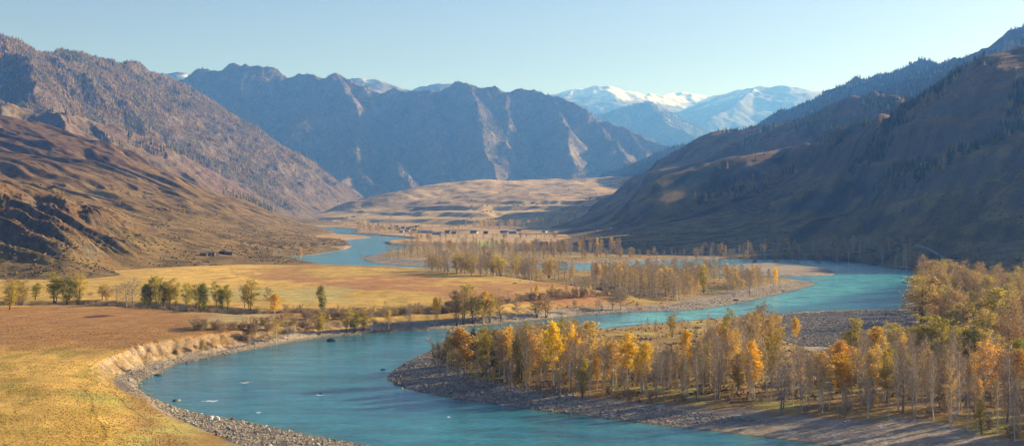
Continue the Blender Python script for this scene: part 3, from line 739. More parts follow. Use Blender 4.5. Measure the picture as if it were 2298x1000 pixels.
def top_px(py_base, py_top, Y): return (py_base - py_top) / F * Y
def tree_at(k, px, py, top, label, group, z0=2.5, wpx=None, zf=gz, Y=None):
    x, y = ground_pt(px, py, z0)
    for _ in range(40):
        z = zf(x, y)
        if z > .9: break
        y += 1.0; x = (px - PX0) / F * y
    base_py = PY0 + (H - z) * F / y
    h = top_px(base_py, top, y)
    p = pick(k); wid = 1.0
    if wpx:
        natural = {'conifer': 2.5, 'olive': 3.4, 'green': 3.4, 'brown': 4, 'gold': 4, 'shrub': 1.7}.get(k, 2.2) * 2.1 * h / p['h'] * F / y
        wid = min(max(wpx / natural, .55), 1.9)
    place(p, x, y, z - .1, h, label, CAT[k], group, None, wid)
    OCC.append((x, y))
OCC = []
def fill(poly_px, z0, spacing, mixk, hr, group, where, zf=None, maxn=999, seed=1, thin=None, lim=None, wr=(.9, 1.2)):
    r = np.random.default_rng(seed)
    poly = px_poly(poly_px, z0); lo, hi = poly.min(0), poly.max(0)
    n = int((hi[0] - lo[0]) * (hi[1] - lo[1]) / spacing ** 2 * 4)
    c = r.uniform(lo, hi, (n, 2)); c = c[sdist(c[:, 0], c[:, 1], poly) < 0]
    if zf is None: sdr = sdist(c[:, 0], c[:, 1], RIVER); c = c[sdr > 5]
    if thin is not None: c = c[thin(c[:, 0], c[:, 1], r)]
    pts = []
    occ = list(OCC)
    for q in c:
        if all((q[0] - o[0]) ** 2 + (q[1] - o[1]) ** 2 > spacing ** 2 for o in pts) and all((q[0] - o[0]) ** 2 + (q[1] - o[1]) ** 2 > (spacing * .55) ** 2 for o in occ):
            pts.append(q)
            if len(pts) >= maxn: break
    if not pts: return
    pts = np.array(pts); Z = (zf or (lambda a, b: ground_z(a, b)))(pts[:, 0], pts[:, 1])
    ks = list(mixk); w = np.array([mixk[k] for k in ks], float); w /= w.sum()
    for (x, y), z in zip(pts, Z):
        k = ks[r.choice(len(ks), p=w)]
        h = r.uniform(*hr) * (1 if r.random() > .15 else .7)
        for m in RECS:
            if m['auto'] is None and m['p'].get('key') in ('yellow', 'orange', 'orangefull', 'olive', 'green', 'conifer') and m['y'] > y > m['y'] - 45:
                mp = PX0 + m['x'] / m['y'] * F
                if abs(PX0 + x / y * F - mp) < 22: h = min(h, r.uniform(.30, .6) * m['h']); break
        pxx = PX0 + x / y * F; pyy = PY0 + (H - z) / y * F
        if pxx < -60 or pxx > 2760 or pyy > 1100: continue
        if lim is not None: h = max(min(h, (pyy - np.interp(pxx, *lim)) / F * y), 5 if k != 'shrub' else 1.5)
        place(pick(k), x, y, z - .1, h, WORD[k] + ' ' + where(pxx, pyy, h, hr), CAT[k], group, None, r.uniform(*wr), auto=WORD[k])
def size(h, hr): return ''

# ---- the near wood on the gravel bar
GN = 'trees of the near riverside wood'
def T(k, px, base, top, label, w=None, g=GN, z0=2.5): tree_at(k, px, base, top, label, g, z0, w)
T('orangefull', 1035, 838, 737, 'tall bright orange birch at the left tip of the near wood', 56)
T('conifer', 1008, 812, 738, 'dark green tree left of the bright orange birch at the tip of the wood', 30)
T('shrub', 985, 812, 768, 'low bushy bare shrub overhanging the river at the tip of the near wood', 50)
T('conifer', 1062, 815, 730, 'dark spindly conifer just right of the orange birch at the tip', 26)
T('conifer', 1108, 830, 733, 'darkest broad conifer among the orange birches near the tip', 42)
T('olive', 1092, 835, 738, 'dark olive tree between two conifers near the tip', 34)
T('orange', 1132, 850, 742, 'rounded orange birch right of the dark conifers', 46)
T('rust', 1120, 845, 770, 'pinkish brown bare birch in front of the rounded orange birch', 24)
T('olive', 1168, 845, 735, 'olive green poplar behind the rounded orange birch', 40)
T('orange', 1185, 855, 740, 'orange birch with pale trunk third from the tip of the wood', 44)
T('orange', 1208, 850, 742, 'orange birch close beside the bright yellow crown', 40)
T('yellow', 1243, 862, 726, 'bright yellow birch crown above the left part of the near wood', 40)
T('bare', 1180, 858, 738, 'white trunked bare birch in the front row left of the yellow crown', 40)
T('rust', 1275, 840, 715, 'brown poplar top reaching the river line behind the near wood', 40)
T('orange', 1325, 862, 722, 'amber birch rising in the middle left of the wood', 50)
T('thin', 1300, 870, 735, 'greyish thin birch between the yellow crown and amber birch', 40)
T('orange', 1375, 872, 765, 'orange birch just left of the golden leaning birch', 42)
T('yellow', 1408, 858, 752, 'golden yellow birch with a dark leaning trunk', 50)
T('yellow', 1442, 872, 768, 'yellow green birch right of the golden leaning birch', 40)
T('yellow', 1538, 838, 742, 'narrow yellow birch standing alone above bare trees', 28)
T('rust', 1520, 865, 785, 'short rusty birch below the narrow yellow one', 30)
T('orange', 1640, 835, 735, 'vivid orange birch in the right centre of the wood', 32)
T('orange', 1655, 882, 795, 'orange birch standing in front of the vivid orange one', 44)
T('greybare', 1612, 892, 775, 'dark trunked bare poplar at the front edge of the wood', 50)
T('rust', 1712, 790, 678, 'tallest reddish topped tree at the back of the near wood', 46)
T('orange', 1728, 800, 715, 'amber tree beside the reddish topped tree', 34)
T('thin', 1680, 800, 700, 'bare brown tree left of the reddish topped tree', 44)
T('yellow', 1786, 768, 712, 'slim yellow green tree pointed like a flame by the gravel flat', 18)
T('greybare', 1755, 922, 825, 'forked dark trunked tree nearest the gravel in the gap', 52)
T('yellow', 1892, 902, 795, 'broad bright yellow birch right of the gap in the wood', 60)
T('orange', 1845, 908, 790, 'orange yellow birch left of the broad bright yellow one', 44)
T('orangefull', 1885, 850, 768, 'orange crown behind the broad bright yellow birch', 50)
T('yellow', 1962, 810, 733, 'round yellow poplar by the shaded gravel flat', 42)
T('olive', 1915, 808, 722, 'olive yellow poplar left of the round yellow one', 44)
T('olive', 2014, 790, 726, 'small dark olive tree standing before the shaded gravel flat', 44)
T('olive', 2098, 830, 713, 'large olive gold poplar crown at the right of the wood', 74)
T('green', 2170, 835, 726, 'green and yellow poplar right of the large olive gold crown', 64)
T('rust', 2094, 922, 822, 'red brown birch with a white trunk in the front row', 36)
T('greybare', 2025, 926, 808, 'straight black trunked tree in the front row', 48)
T('bare', 1948, 928, 850, 'white bare birch in the front row left of the black trunk', 34)
T('orange', 2205, 905, 762, 'pale orange birch above the right front row', 50)
T('orange', 2235, 880, 775, 'second pale orange birch nearer the right edge', 46)
T('yellow', 2288, 880, 786, 'golden birch cut by the right edge of the picture', 46)
T('green', 2280, 835, 760, 'green crown above the golden birch at the right edge', 40)
T('olive', 1990, 905, 790, 'olive leaved birch between the yellow birch and black trunk', 40)
def wN(px, py, h, hr):
    a = 'near the tip of the near wood' if px < 1200 else 'in the left part of the near wood' if px < 1450 else 'in the middle of the near wood' if px < 1700 else 'beside the gap of the near wood' if px < 1860 else 'in the right part of the near wood' if px < 2100 else 'at the right edge of the near wood'
    return ('in the front row ' if py > 868 else 'in the back rows ' if py < 820 else 'amid the crowd ') + a
LIM = ([985,1035,1100,1250,1300,1330,1400,1450,1500,1560,1600,1650,1715,1750,1790,1830,1870,1915,2000,2100,2200,2298,2400], [770,748,738,722,722,750,765,785,795,775,735,712,695,705,770,795,775,745,745,730,745,770,770])
FRONT = [(985,800),(1010,838),(1060,858),(1150,868),(1250,878),(1370,892),(1500,898),(1650,900),(1720,905),(1850,932),(2000,935),(2120,950),(2298,985),(2420,1000),(2740,1040),(2740,870),(2298,850),(2050,850),(1930,845),(1850,842),(1760,880),(1720,850),(1600,800),(1450,800),(1300,790),(1080,775)]
fill(FRONT, 2.5, 4.1, dict(bare=34, thin=24, greybare=18, orange=9, rust=9, yellow=3, olive=3), (12.5, 18), GN, wN, maxn=760, seed=11, lim=LIM, wr=(.72, 1.05))
fill(FRONT, 2.5, 5.5, dict(shrub=1), (1.5, 4.0), 'undergrowth shrubs of the near wood', wN, maxn=150, seed=16)
BACK = [(1100,775),(1200,762),(1330,765),(1330,800),(1100,805)]
fill(BACK, 2.5, 6.5, dict(thin=20, bare=20, orange=20, rust=10, conifer=5, olive=10), (13, 18), GN, wN, maxn=30, seed=12, lim=LIM)
fill([(1545,800),(1560,755),(1700,745),(1750,770),(1740,830),(1650,820)], 2.5, 6, dict(thin=40, bare=25, rust=20, greybare=10, orange=10), (14, 19), GN, wN, maxn=55, seed=13, lim=LIM)
fill([(1330,770),(1480,765),(1540,770),(1500,800),(1350,800)], 2.5, 11, dict(greybare=20, bare=20, thin=10), (7, 12), GN, wN, maxn=12, seed=14, lim=LIM)
fill([(1860,800),(2050,790),(2298,820),(2700,850),(1930,842),(1850,835)], 2.5, 5, dict(thin=18, orange=18, rust=15, olive=14, bare=12, brown=12, gold=8), (14, 18), GN, wN, maxn=140, seed=15, lim=LIM)
GT = 'slender trees along the back shore of the near wood'
for i, (px, base, top, k) in enumerate([(1440,752,722,'thin'),(1453,750,712,'thin'),(1472,752,716,'rust'),(1508,752,706,'olive'),(1530,752,712,'thin'),(1545,752,720,'bare'),(1590,752,700,'thin'),(1636,758,695,'olive')]):
    T(k, px, base, top, WORD[k] + ' standing against the turquoise channel, ' + ['first', 'second', 'third', 'fourth', 'fifth', 'sixth', 'seventh', 'eighth'][i] + ' from the left', None, GT)
# ---- broad trees on the right bank
GR = 'broad trees on the right bank'
T('gold', 2068, 724, 626, 'big round orange brown tree at the water edge of the right bank', 84, GR)
T('orangefull', 2096, 722, 660, 'orange tree leaning against the big round one', 30, GR)
T('olive', 2215, 760, 655, 'large mustard yellow crown amid the brown right bank trees', 90, GR)
T('brown', 2130, 740, 645, 'broad grey brown tree right of the big round orange one', 60, GR)
T('brown', 2085, 660, 580, 'pale brown tree at the far corner of the right bank wood', 40, GR)
def wR(px, py, h, hr):
    return ('at the back of' if py < 680 else 'in the middle of' if py < 760 else 'at the front of') + ' the right bank wood ' + ('on its river side' if px < 2150 else 'away from the river')
fill([(2052,705),(2060,650),(2075,640),(2110,628),(2200,640),(2298,650),(2450,670),(2600,800),(2298,820),(2200,800),(2090,740)], 2.5, 6.6, dict(brown=36, gold=18, olive=18, rust=10, orange=8, thin=10), (13, 18), GR, wR, maxn=210, seed=21)
# ---- row of trees along the dry channel in the meadow
GW = 'trees along the dry channel in the meadow'
ROW = [('olive',20,700,642,42,'dark olive tree standing alone in front of the left end of the row'),('gold',38,690,628,44,'tan tree at the left end of the row'),('gold',50,682,634,40,'pale orange tree second at the left end of the row'),('green',78,678,637,26,'small green tree left of the big green pair'),
 ('green',122,680,616,46,'big green tree with an orange top'),('green',148,681,626,38,'bright green tree joined to the big green one'),('olive',176,680,618,32,'tall thin olive tree right of the big green pair'),
 ('brown',228,677,640,36,'low orange brown tree with open crown'),('gold',240,678,642,26,'small golden tree beside the open brown one'),('greybare',262,680,640,34,'leafless grey tree, first of three'),('greybare',282,682,636,36,'leafless grey tree, second of three'),('greybare',300,684,625,30,'tall leafless grey tree at the end of the grey three'),
 ('green',322,685,640,26,'dark green tree starting the dense clump'),('green',336,685,630,30,'dark green tree second in the dense clump'),('olive',353,685,622,28,'tallest olive tree of the dense clump'),('green',366,686,634,24,'green tree right of the tallest in the dense clump'),('olive',380,686,630,28,'olive tree with a clear trunk in the dense clump'),('olive',394,686,637,20,'thin olive tree ending the dense clump'),
 ('olive',419,689,637,24,'light olive tree standing alone after the dense clump'),('olive',443,691,640,34,'bushy olive tree with yellow patches'),('green',460,692,638,30,'dark leaning tree beside the bushy olive one'),
 ('olive',487,692,637,26,'first tree of the three beyond the bushy pair'),('green',498,694,642,22,'dark middle tree of the three beyond the bushy pair'),('olive',511,694,642,22,'last tree of the three beyond the bushy pair'),
 ('greybare',549,695,642,26,'grey leaved tree left of the yellow topped tree'),('olive',562,698,632,40,'tall grey green tree with a yellow top'),('rust',601,697,644,24,'bare pinkish tree'),('yellow',616,701,660,24,'small yellow tree right of the bare pinkish one'),
 ('green',726,700,643,24,'lone slim green tree growing in the middle of the meadow')]
for k, px, base, top, w, lab in ROW: T(k, px, base, top, lab + (' in the meadow row' if 'meadow' not in lab and 'row' not in lab else ''), w, GW, 5.6)
for px, py, top in ((668,699,686),(205,668,655),(345,670,661),(640,697,684)):
    T('shrub', px, py, top, 'low bare shrub beside the dry channel ' + {668: 'in its dark bend', 205: 'behind the big green pair', 345: 'behind the dense clump', 640: 'right of the small yellow tree'}[px], 18, GW, 5.6)
fill([(0,690),(0,682),(200,679),(420,690),(620,700),(620,706),(400,696),(200,688)], 5.6, 5, dict(shrub=1), (1.5, 3.2), GW, lambda *a: 'beside the meadow row', maxn=60, seed=61)
# ---- trees and shrubs on the cut bank
GB = 'trees and shrubs on the cut bank'
BK = [('rust',330,822,790,18,'small twiggy tree at the bright clay corner of the bank'),('orange',455,792,762,20,'first small orange tree on the bank'),('orange',478,788,755,14,'thin bare tree on the bank'),('orange',500,786,750,20,'twin orange sapling on the bank'),('rust',560,782,748,18,'twiggy brown tree on the sloping bank'),
 ('orange',620,770,716,34,'round orange tree on the bank'),('greybare',645,772,735,26,'leaning bare tree beside the round orange one'),('olive',718,755,703,32,'yellow olive tree on the bank'),('gold',778,745,700,26,'tan tree left of the yellow bank trees'),('olive',797,744,694,28,'yellow tree in the bank clump'),('olive',815,744,700,26,'yellow green tree in the bank clump'),
 ('rust',832,742,690,30,'tallest brown tree in the bank clump'),('orange',872,740,695,20,'slim orange tree right of the bank clump'),('greybare',918,735,692,34,'bare grey tree with spreading limbs on the bank'),('yellow',980,722,668,20,'slim yellow tree left of the big orange clump'),
 ('brown',1025,722,660,36,'brown tree at the left of the big orange clump'),('gold',1042,722,648,40,'tall orange brown tree in the middle of the big clump'),('gold',1062,724,646,38,'tallest orange tree of the big bank clump'),('orangefull',1085,728,655,30,'orange tree with a dark trunk in the big clump'),('gold',1098,724,658,34,'round orange tree at the right of the big clump'),
 ('brown',1125,718,668,26,'thin brown tree right of the big clump'),('rust',1160,716,668,34,'rusty tree further along the bank'),('brown',1205,708,668,34,'bushy brown tree above the bank'),('brown',1225,704,665,30,'second bushy brown tree above the bank'),('rust',1290,700,672,24,'small rusty tree near the gravel bar'),
 ('greybare',1345,698,668,26,'bare grey tree left of the log sheds'),('greybare',1375,690,660,26,'bare grey tree in front of the log sheds'),('greybare',1392,690,655,26,'black twisted tree right of the log sheds')]
for k, px, base, top, w, lab in BK: tree_at(k, px, base, top, lab, GB, 3.0, w)
r_ = np.random.default_rng(5)
bx = np.array([540,600,650,700,740,790,850,900,950,1000,1060,1120,1180,1240,1300,1350]); by = np.array([784,772,764,756,750,744,739,735,731,727,722,716,708,702,697,692])
for i in range(250):
    px = r_.uniform(440, 1400); base = np.interp(px, bx, by) - 4 - abs(r_.normal(0, 7)) - (6 if px > 900 else 0)
    base = np.interp(px, bx, by); x, y = ground_pt(px, base, 0.0); y += r_.uniform(4, 22); x = (px - PX0) / F * y
    if ground_z(np.array([x]), np.array([y]))[0] < .6: continue
    hh = r_.uniform(1.6, 3.8) * (1.25 if px > 900 else 1)
    z = gz(x, y)
    if i % 6 == 5: kk = ('thin', 'rust', 'orange')[i // 6 % 3]; place(pick(kk), x, y, z - .15, hh * 1.9, '', CAT[kk], GB, auto='small ' + WORD[kk]); continue
    place(pick('shrub'), x, y, z - .15, hh, 'low leafless shrub on the ' + ('upstream' if px > 1050 else 'middle' if px > 750 else 'downstream') + ' stretch of the cut bank', 'shrub', 'leafless shrubs covering the cut bank', None, 1.3, auto='leafless shrub')
# ---- middle grove on the point between the two channels
GM = 'trees of the grove between the channels'
for k, px, base, top, lab in [('gold', 990, 618, 578, 'round golden tree at the left end of the grove'), ('yellow', 1740, 632, 600, 'lone yellow tree at the tip of the point'), ('greybare', 955, 622, 585, 'bare grey tree at the far left of the grove'),
     ('gold', 1055, 622, 570, 'mustard topped tree in the left grove'), ('gold', 1160, 622, 578, 'bright gold topped tree in the left grove'), ('orange', 1285, 632, 592, 'orange tree in the gap of the grove'), ('orange', 1340, 634, 590, 'orange tree before the main grove'), ('orange', 1362, 634, 592, 'second orange tree before the main grove'),
     ('olive', 1580, 650, 598, 'greenish tree by the clearing in the grove'), ('thin', 1540, 610, 574, 'tallest pale tree at the back of the grove')]:
    tree_at(k, px, base, top, lab, GM, 3.5)
def wM(px, py, h, hr): return ('at the left end of' if px < 1270 else 'in the main part of' if px < 1560 else 'near the tip of') + ' the grove between the channels' + (', back row' if py < 620 else ', front row' if py > 640 else '')
mm = dict(thin=52, rust=18, bare=14, orange=7, greybare=10)
fill([(945,624),(960,612),(1240,612),(1290,625),(1240,630),(1000,628)], 3.5, 4.2, dict(thin=35, greybare=25, gold=10, rust=20, bare=10), (11, 16), GM, wM, maxn=120, seed=31, wr=(1.0, 1.5))
fill([(1330,640),(1330,614),(1620,624),(1590,640),(1560,668),(1480,672),(1420,655)], 3.0, 3.8, mm, (10.5, 15.5), GM, wM, maxn=270, seed=32, wr=(1.0, 1.5))
fill([(1620,628),(1752,632),(1750,640),(1700,648),(1640,658),(1630,645)], 3.0, 3.8, mm, (10, 14.5), GM, wM, maxn=55, seed=33, wr=(1.0, 1.5))
# ---- far bar, village and shaded shore
GF = 'trees on the far gravel bar'
def wF(px, py, h, hr): return ('on the far gravel bar' if px < 1060 else 'on the flats behind the grove') + (' by the water' if px < 930 else '')
fill([(850,578),(880,566),(1000,562),(1080,570),(1080,588),(960,584),(860,580)], 2.5, 6.5, dict(greybare=45, thin=20, bare=20, rust=15), (10, 15), GF, wF, maxn=90, seed=41)
fill([(1080,572),(1250,560),(1290,575),(1200,588),(1090,592)], 2.5, 8, dict(greybare=45, thin=20, brown=20, rust=15), (10, 15), GF, wF, maxn=80, seed=42)
fill([(1000,548),(1260,552),(1270,558),(1060,560),(990,554)], 2.5, 15, dict(greybare=35, thin=30, brown=20, rust=15), (8, 13), GF, wF, maxn=60, seed=52)
fill([(900,536),(1000,534),(1250,532),(1250,538),(1000,541),(900,541)], 2.5, 20, dict(greybare=35, thin=30, brown=20, rust=15), (7, 12), GF, wF, maxn=50, seed=53)
for k, px, base, top, lab in [('orange', 938, 553, 524, 'orange tree on the grassy spit beyond the far bar'), ('greybare', 925, 553, 515, 'bare tree on the grassy spit beyond the far bar'), ('rust', 965, 553, 530, 'small rusty tree on the grassy spit'), ('brown', 1268, 566, 538, 'round dark tree at the left of the far avenue'),
     ('orange', 1010, 580, 540, 'bright rust orange tree on the far bar'), ('yellow', 1235, 568, 556, 'small yellow bush before the far avenue')]:
    tree_at(k, px, base, top, lab, GF, 3.0)
GA = 'avenue of tall trees before the dark hillside'
fill([(1270,570),(1270,562),(1390,560),(1395,568)], 2.5, 9, dict(thin=40, greybare=25, orange=20, rust=15), (13, 18), GA, lambda px, py, h, hr: 'in the avenue before the dark hillside' + (', left half' if px < 1330 else ', right half'), maxn=40, seed=43)
GV = 'trees around the village'
def wV(px, py, h, hr): return ('on the river side of the village' if px < 900 else 'among the village houses' if px < 1050 else 'behind the village fields')
vm = dict(thin=35, rust=25, greybare=15, orange=15, bare=10)
fill([(782,516),(800,514),(900,520),(900,525),(840,524)], 2.5, 12, vm, (12, 17), GV, wV, maxn=60, seed=44)
fill([(900,518),(1060,513),(1060,519),(900,526)], 2.5, 22, vm, (10, 16), GV, wV, maxn=26, seed=45)
def plat_or_ground(x, y): return np.maximum(ground_z(x, y), plat_z(x, y))
fill([(1030,514),(1290,504),(1300,508),(1100,517)], 3, 15, vm, (16, 22), GV, wV, zf=plat_or_ground, maxn=110, seed=46)
fill([(640,495),(700,494),(700,498),(640,500)], 3, 30, dict(thin=50, bare=50), (12, 18), 'pale trees at the mouth of the far valley', lambda *a: 'at the mouth of the far valley', zf=plat_or_ground, maxn=36, seed=47)
fill([(700,499),(830,503),(830,506),(700,502)], 3, 24, dict(thin=50, rust=50), (10, 15), 'pale trees below the terraces', lambda *a: 'below the terraces of the plateau', zf=plat_or_ground, maxn=30, seed=48)
def right_or_ground(x, y): return np.maximum(ground_z(x, y), np.minimum(right_z(x, y), sdist(x, y, RIVER) * 1.1 - .5))
GS = 'shaded trees on the far shore'
fill([(1560,578),(1900,582),(1990,592),(2070,605),(2080,590),(1980,575),(1880,568),(1560,570)], 3, 8, dict(greybare=45, brown=25, rust=20, thin=10), (9, 15), GS, lambda px, py, h, hr: 'in the shade on the far shore ' + ('left of the island' if px < 1700 else 'right of the island'), zf=right_or_ground, maxn=130, seed=49)
fill([(1300,582),(1560,576),(1560,570),(1300,575)], 3, 11, dict(greybare=45, brown=25), (6, 10), GS, lambda px, py, h, hr: 'in the shade opposite the grove', zf=right_or_ground, maxn=40, seed=50)
GL = 'trees on the left rocky shore'
for k, px, base, top, lab in [('orange', 676, 577, 554, 'bright orange tree on the left shore below the hillside'), ('orange', 763, 548, 533, 'orange tree on the dark rocky headland'), ('rust', 745, 556, 542, 'rust coloured bush on the dark rocky headland')]:
    tree_at(k, px, base, top, lab, GL, 3, zf=lambda x, y: float(max(gz(x, y), min(left_z(np.array([x]), np.array([y]))[0], sdist(np.array([x]), np.array([y]), RIVER)[0] * 1.1 - .5))))
def left_or_ground(x, y): return np.maximum(ground_z(x, y), np.minimum(left_z(x, y), sdist(x, y, RIVER) * 1.1 - .5))
fill([(606,576),(625,574),(675,568),(670,576),(640,581),(612,584)], 3, 4, dict(thin=50, rust=30, greybare=20), (7, 11), GL, lambda *a: 'in the thicket on the left shore', zf=left_or_ground, maxn=34, seed=51)
xx, yy = ground_pt(806, 597, 4); place(P['deadlean'][0], xx, yy, gz(xx, yy) - .1, 11, 'pale dead tree leaning out over the far channel', 'dead tree', None, 0.1)

# ---- lone trees on slopes, found by following the line of sight to the hillside
def hit(px, py, zf, y0, y1):
    Y = near_y(y0, y1, 900); x = (px - PX0) / F * Y
    zl = H + (PY0 - py) / F * Y; zz = zf(x, Y)
    k = np.argmax(zz > zl)
    return (x[k], Y[k], zz[k]) if zz[k] > zl[k] else None
GH = 'lone conifers on the dark hillside'
spots = [(1866,292),(1872,290),(1877,291),(1897,270),(1900,268),(1934,290),(1952,285),(1964,284),(1972,289),(1925,262),(1918,263),(1930,240),(1938,238),(1948,240),(1958,240),(1966,243),(1978,246),(1985,247),(1993,250),(1630,298),(1625,299),
 (1615,384),(1633,382),(1600,392),(1760,390),(1764,388),(1768,389),(1772,388),(1776,387),(1780,388),(1786,390),(1757,392),(1664,420),(1665,432),(1690,405),(1700,406),(1560,450),(1575,448),(1585,455),(1590,442),(1600,452),(1570,460),(1720,415),(1755,410)]
for i, (px, py) in enumerate(spots):
    q = hit(px, py, right_z, 1100, 3900)
    if q: place(pick('conifer' if i % 2 else 'larch'), q[0], q[1], q[2] - .6, random.uniform(13, 19), ('dark conifer' if i % 2 else 'tan larch') + (' on the knoll of the dark hillside' if py < 300 else ' on the sunlit shoulder of the dark hillside' if py < 425 else ' in the gully below the sunlit shoulder'), 'larch tree', GH, None, 1.2)
GO = 'lone larches on the brown hillside'
for px, py in [(411,482),(413,480),(405,476),(398,477),(362,472),(382,478),(348,482),(358,484),(268,462),(280,458),(330,463),(435,460),(440,463),(130,447),(140,446),(465,489)]:
    q = hit(px, py, left_z, 900, 3100)
    if q: place(pick('larch'), q[0], q[1], q[2] - .5, random.uniform(6, 11), 'small orange larch on the ' + ('right' if px > 340 else 'left') + ' part of the brown hillside', 'larch tree', GO, None, 1.1)

# ------------------------------------------------------------------ turn the records into objects
def low_detail(kw_key):
    out = []
    for p in P[kw_key][:3]:
        r = np.random.default_rng(9); arrs = []
        for o, frac, grow, base in ((p['kids'][0], 1, 1, 0), (p['kids'][1], .55, 1.5, 1)):
            me = o.data; n = len(me.vertices); V = np.empty(n * 3, np.float32); me.vertices.foreach_get('co', V); V = V.reshape(-1, 3)
            q = len(me.polygons); Q = np.empty(q * 4, np.int32); me.loops.foreach_get('vertex_index', Q); Q = Q.reshape(-1, 4)
            M = np.empty(q, np.int32); me.polygons.foreach_get('material_index', M)
            if frac < 1:
                k = r.random(q) < frac; Q = Q[k]; M = M[k]; W = V[Q]; c = W.mean(1, keepdims=True); W = c + (W - c) * grow
                V = W.reshape(-1, 3); Q = np.arange(len(V)).reshape(-1, 4)
            else:
                R_ = Q.reshape(-1, 4); k = np.arange(len(R_)) < 48; k = k | (r.random(len(R_)) < .0)
                Q = R_[k]
                M = M[k]
            arrs.append((V, Q, [me.materials[m] for m in range(len(me.materials))], M))
        out.append(arrs)
    return out
def finalize():
    for k in RECS:
        k['px'] = PX0 + k['x'] / k['y'] * F; k['py'] = PY0 + (H - k['z']) / k['y'] * F; k['sz'] = k['h'] / k['y']
    byname = {}
    for k in RECS: byname.setdefault(k['p']['name'], []).append(k)
    keepers = []; rest = {}
    for nm, L in byname.items():
        off = [k for k in L if k['px'] > 2330]; L = [k for k in L if k['px'] <= 2330]
        L.sort(key=lambda k: (k['auto'] is not None, -k['sz']))
        keepers += L[:300]
        if L[300:] or off: rest[nm] = L[300:] + off
    marks = [k for k in keepers if k['auto'] is None and len(k['label'].split()) <= 9 and k['h'] > 4 and k['cat'] != 'larch tree' or (k['auto'] is None and k['p']['name'] == 'larch_tree' and k['label'].startswith('dark'))]
    marks = [m for m in marks if len(m['label'].split()) <= 9 and sum(q['label'] == m['label'] for q in keepers) == 1]
    groups = {}
    for k in keepers:
        if k['auto'] is None: continue
        b = min(marks, key=lambda m: (m['px'] - k['px']) ** 2 + 2.5 * (m['py'] - k['py']) ** 2)
        dx, dy = k['px'] - b['px'], 1.6 * (k['py'] - b['py'])
        d = ('right of' if dx > 0 else 'left of') if abs(dx) > abs(dy) else ('in front of' if dy > 0 else 'behind')
        k['dist'] = dx * dx + dy * dy
        groups.setdefault((k['auto'], d, b['label']), []).append(k)
    NTH = ['nearest', 'second nearest', 'third nearest', 'fourth nearest', 'fifth nearest', 'sixth nearest', 'seventh nearest', 'eighth nearest', 'ninth nearest', 'tenth nearest']
    for (w, d, b), L in groups.items():
        L.sort(key=lambda k: k['dist'])
        for i, k in enumerate(L):
            k['label'] = (w + ' ' + (NTH[i] + ' ' if len(L) > 1 else '') if i < 10 else w + ' further off ') + d + ' the ' + b
            k['label'] = ' '.join(k['label'].split()[:16])
    seen = {}
    for k in keepers:
        if k['auto'] is None and k['cat'] == 'larch tree' and k['group'] in (GH, GO): seen.setdefault(k['label'], []).append(k)
    ORD = ['first', 'second', 'third', 'fourth', 'fifth', 'sixth', 'seventh', 'eighth', 'ninth', 'tenth', 'eleventh', 'twelfth', 'thirteenth', 'fourteenth', 'fifteenth', 'sixteenth', 'seventeenth', 'eighteenth', 'nineteenth', 'twentieth']
    for lab, L in seen.items():
        L.sort(key=lambda k: k['px'])
        for i, k in enumerate(L): k['label'] = lab + ', ' + ORD[min(i, 19)] + ' from the left'
    for k in keepers: put(k['p'], k['x'], k['y'], k['z'], k['h'], k['label'], k['cat'], k['group'], k['rot'], k['wid'])
    for nm, L in rest.items():
        V, Q, M, mats, n = [], [], [], [], 0; cache = {}
        for t in L:
            key = t['p']['key']
            if key not in cache: cache[key] = low_detail(key)
            a = cache[key][int(t['x'] * 7) % len(cache[key])]; s_ = t['h'] / t['p']['h']; c, sn = math.cos(t['rot']), math.sin(t['rot'])
            for v, q, mt, m in a:
                v2 = np.stack([(v[:, 0] * c - v[:, 1] * sn) * s_ * t['wid'] + t['x'], (v[:, 0] * sn + v[:, 1] * c) * s_ * t['wid'] + t['y'], v[:, 2] * s_ + t['z']], 1)
                V.append(v2); Q.append(q + n); n += len(v2)
                for x in mt:
                    if x not in mats: mats.append(x)
                M.append(np.array([mats.index(x) for x in mt])[m])
        o = mesh_np('distant_' + nm.replace('_tree', '_wood'), np.concatenate(V), np.concatenate(Q), None, False, mats=mats, midx=np.concatenate(M))
        tag(o, kind='stuff')
    for L in P.values():      # prototypes nobody placed
        for p in L:
            if not p['used']:
                for o in p['kids'] + [p['root']]: bpy.data.objects.remove(o)
finalize()

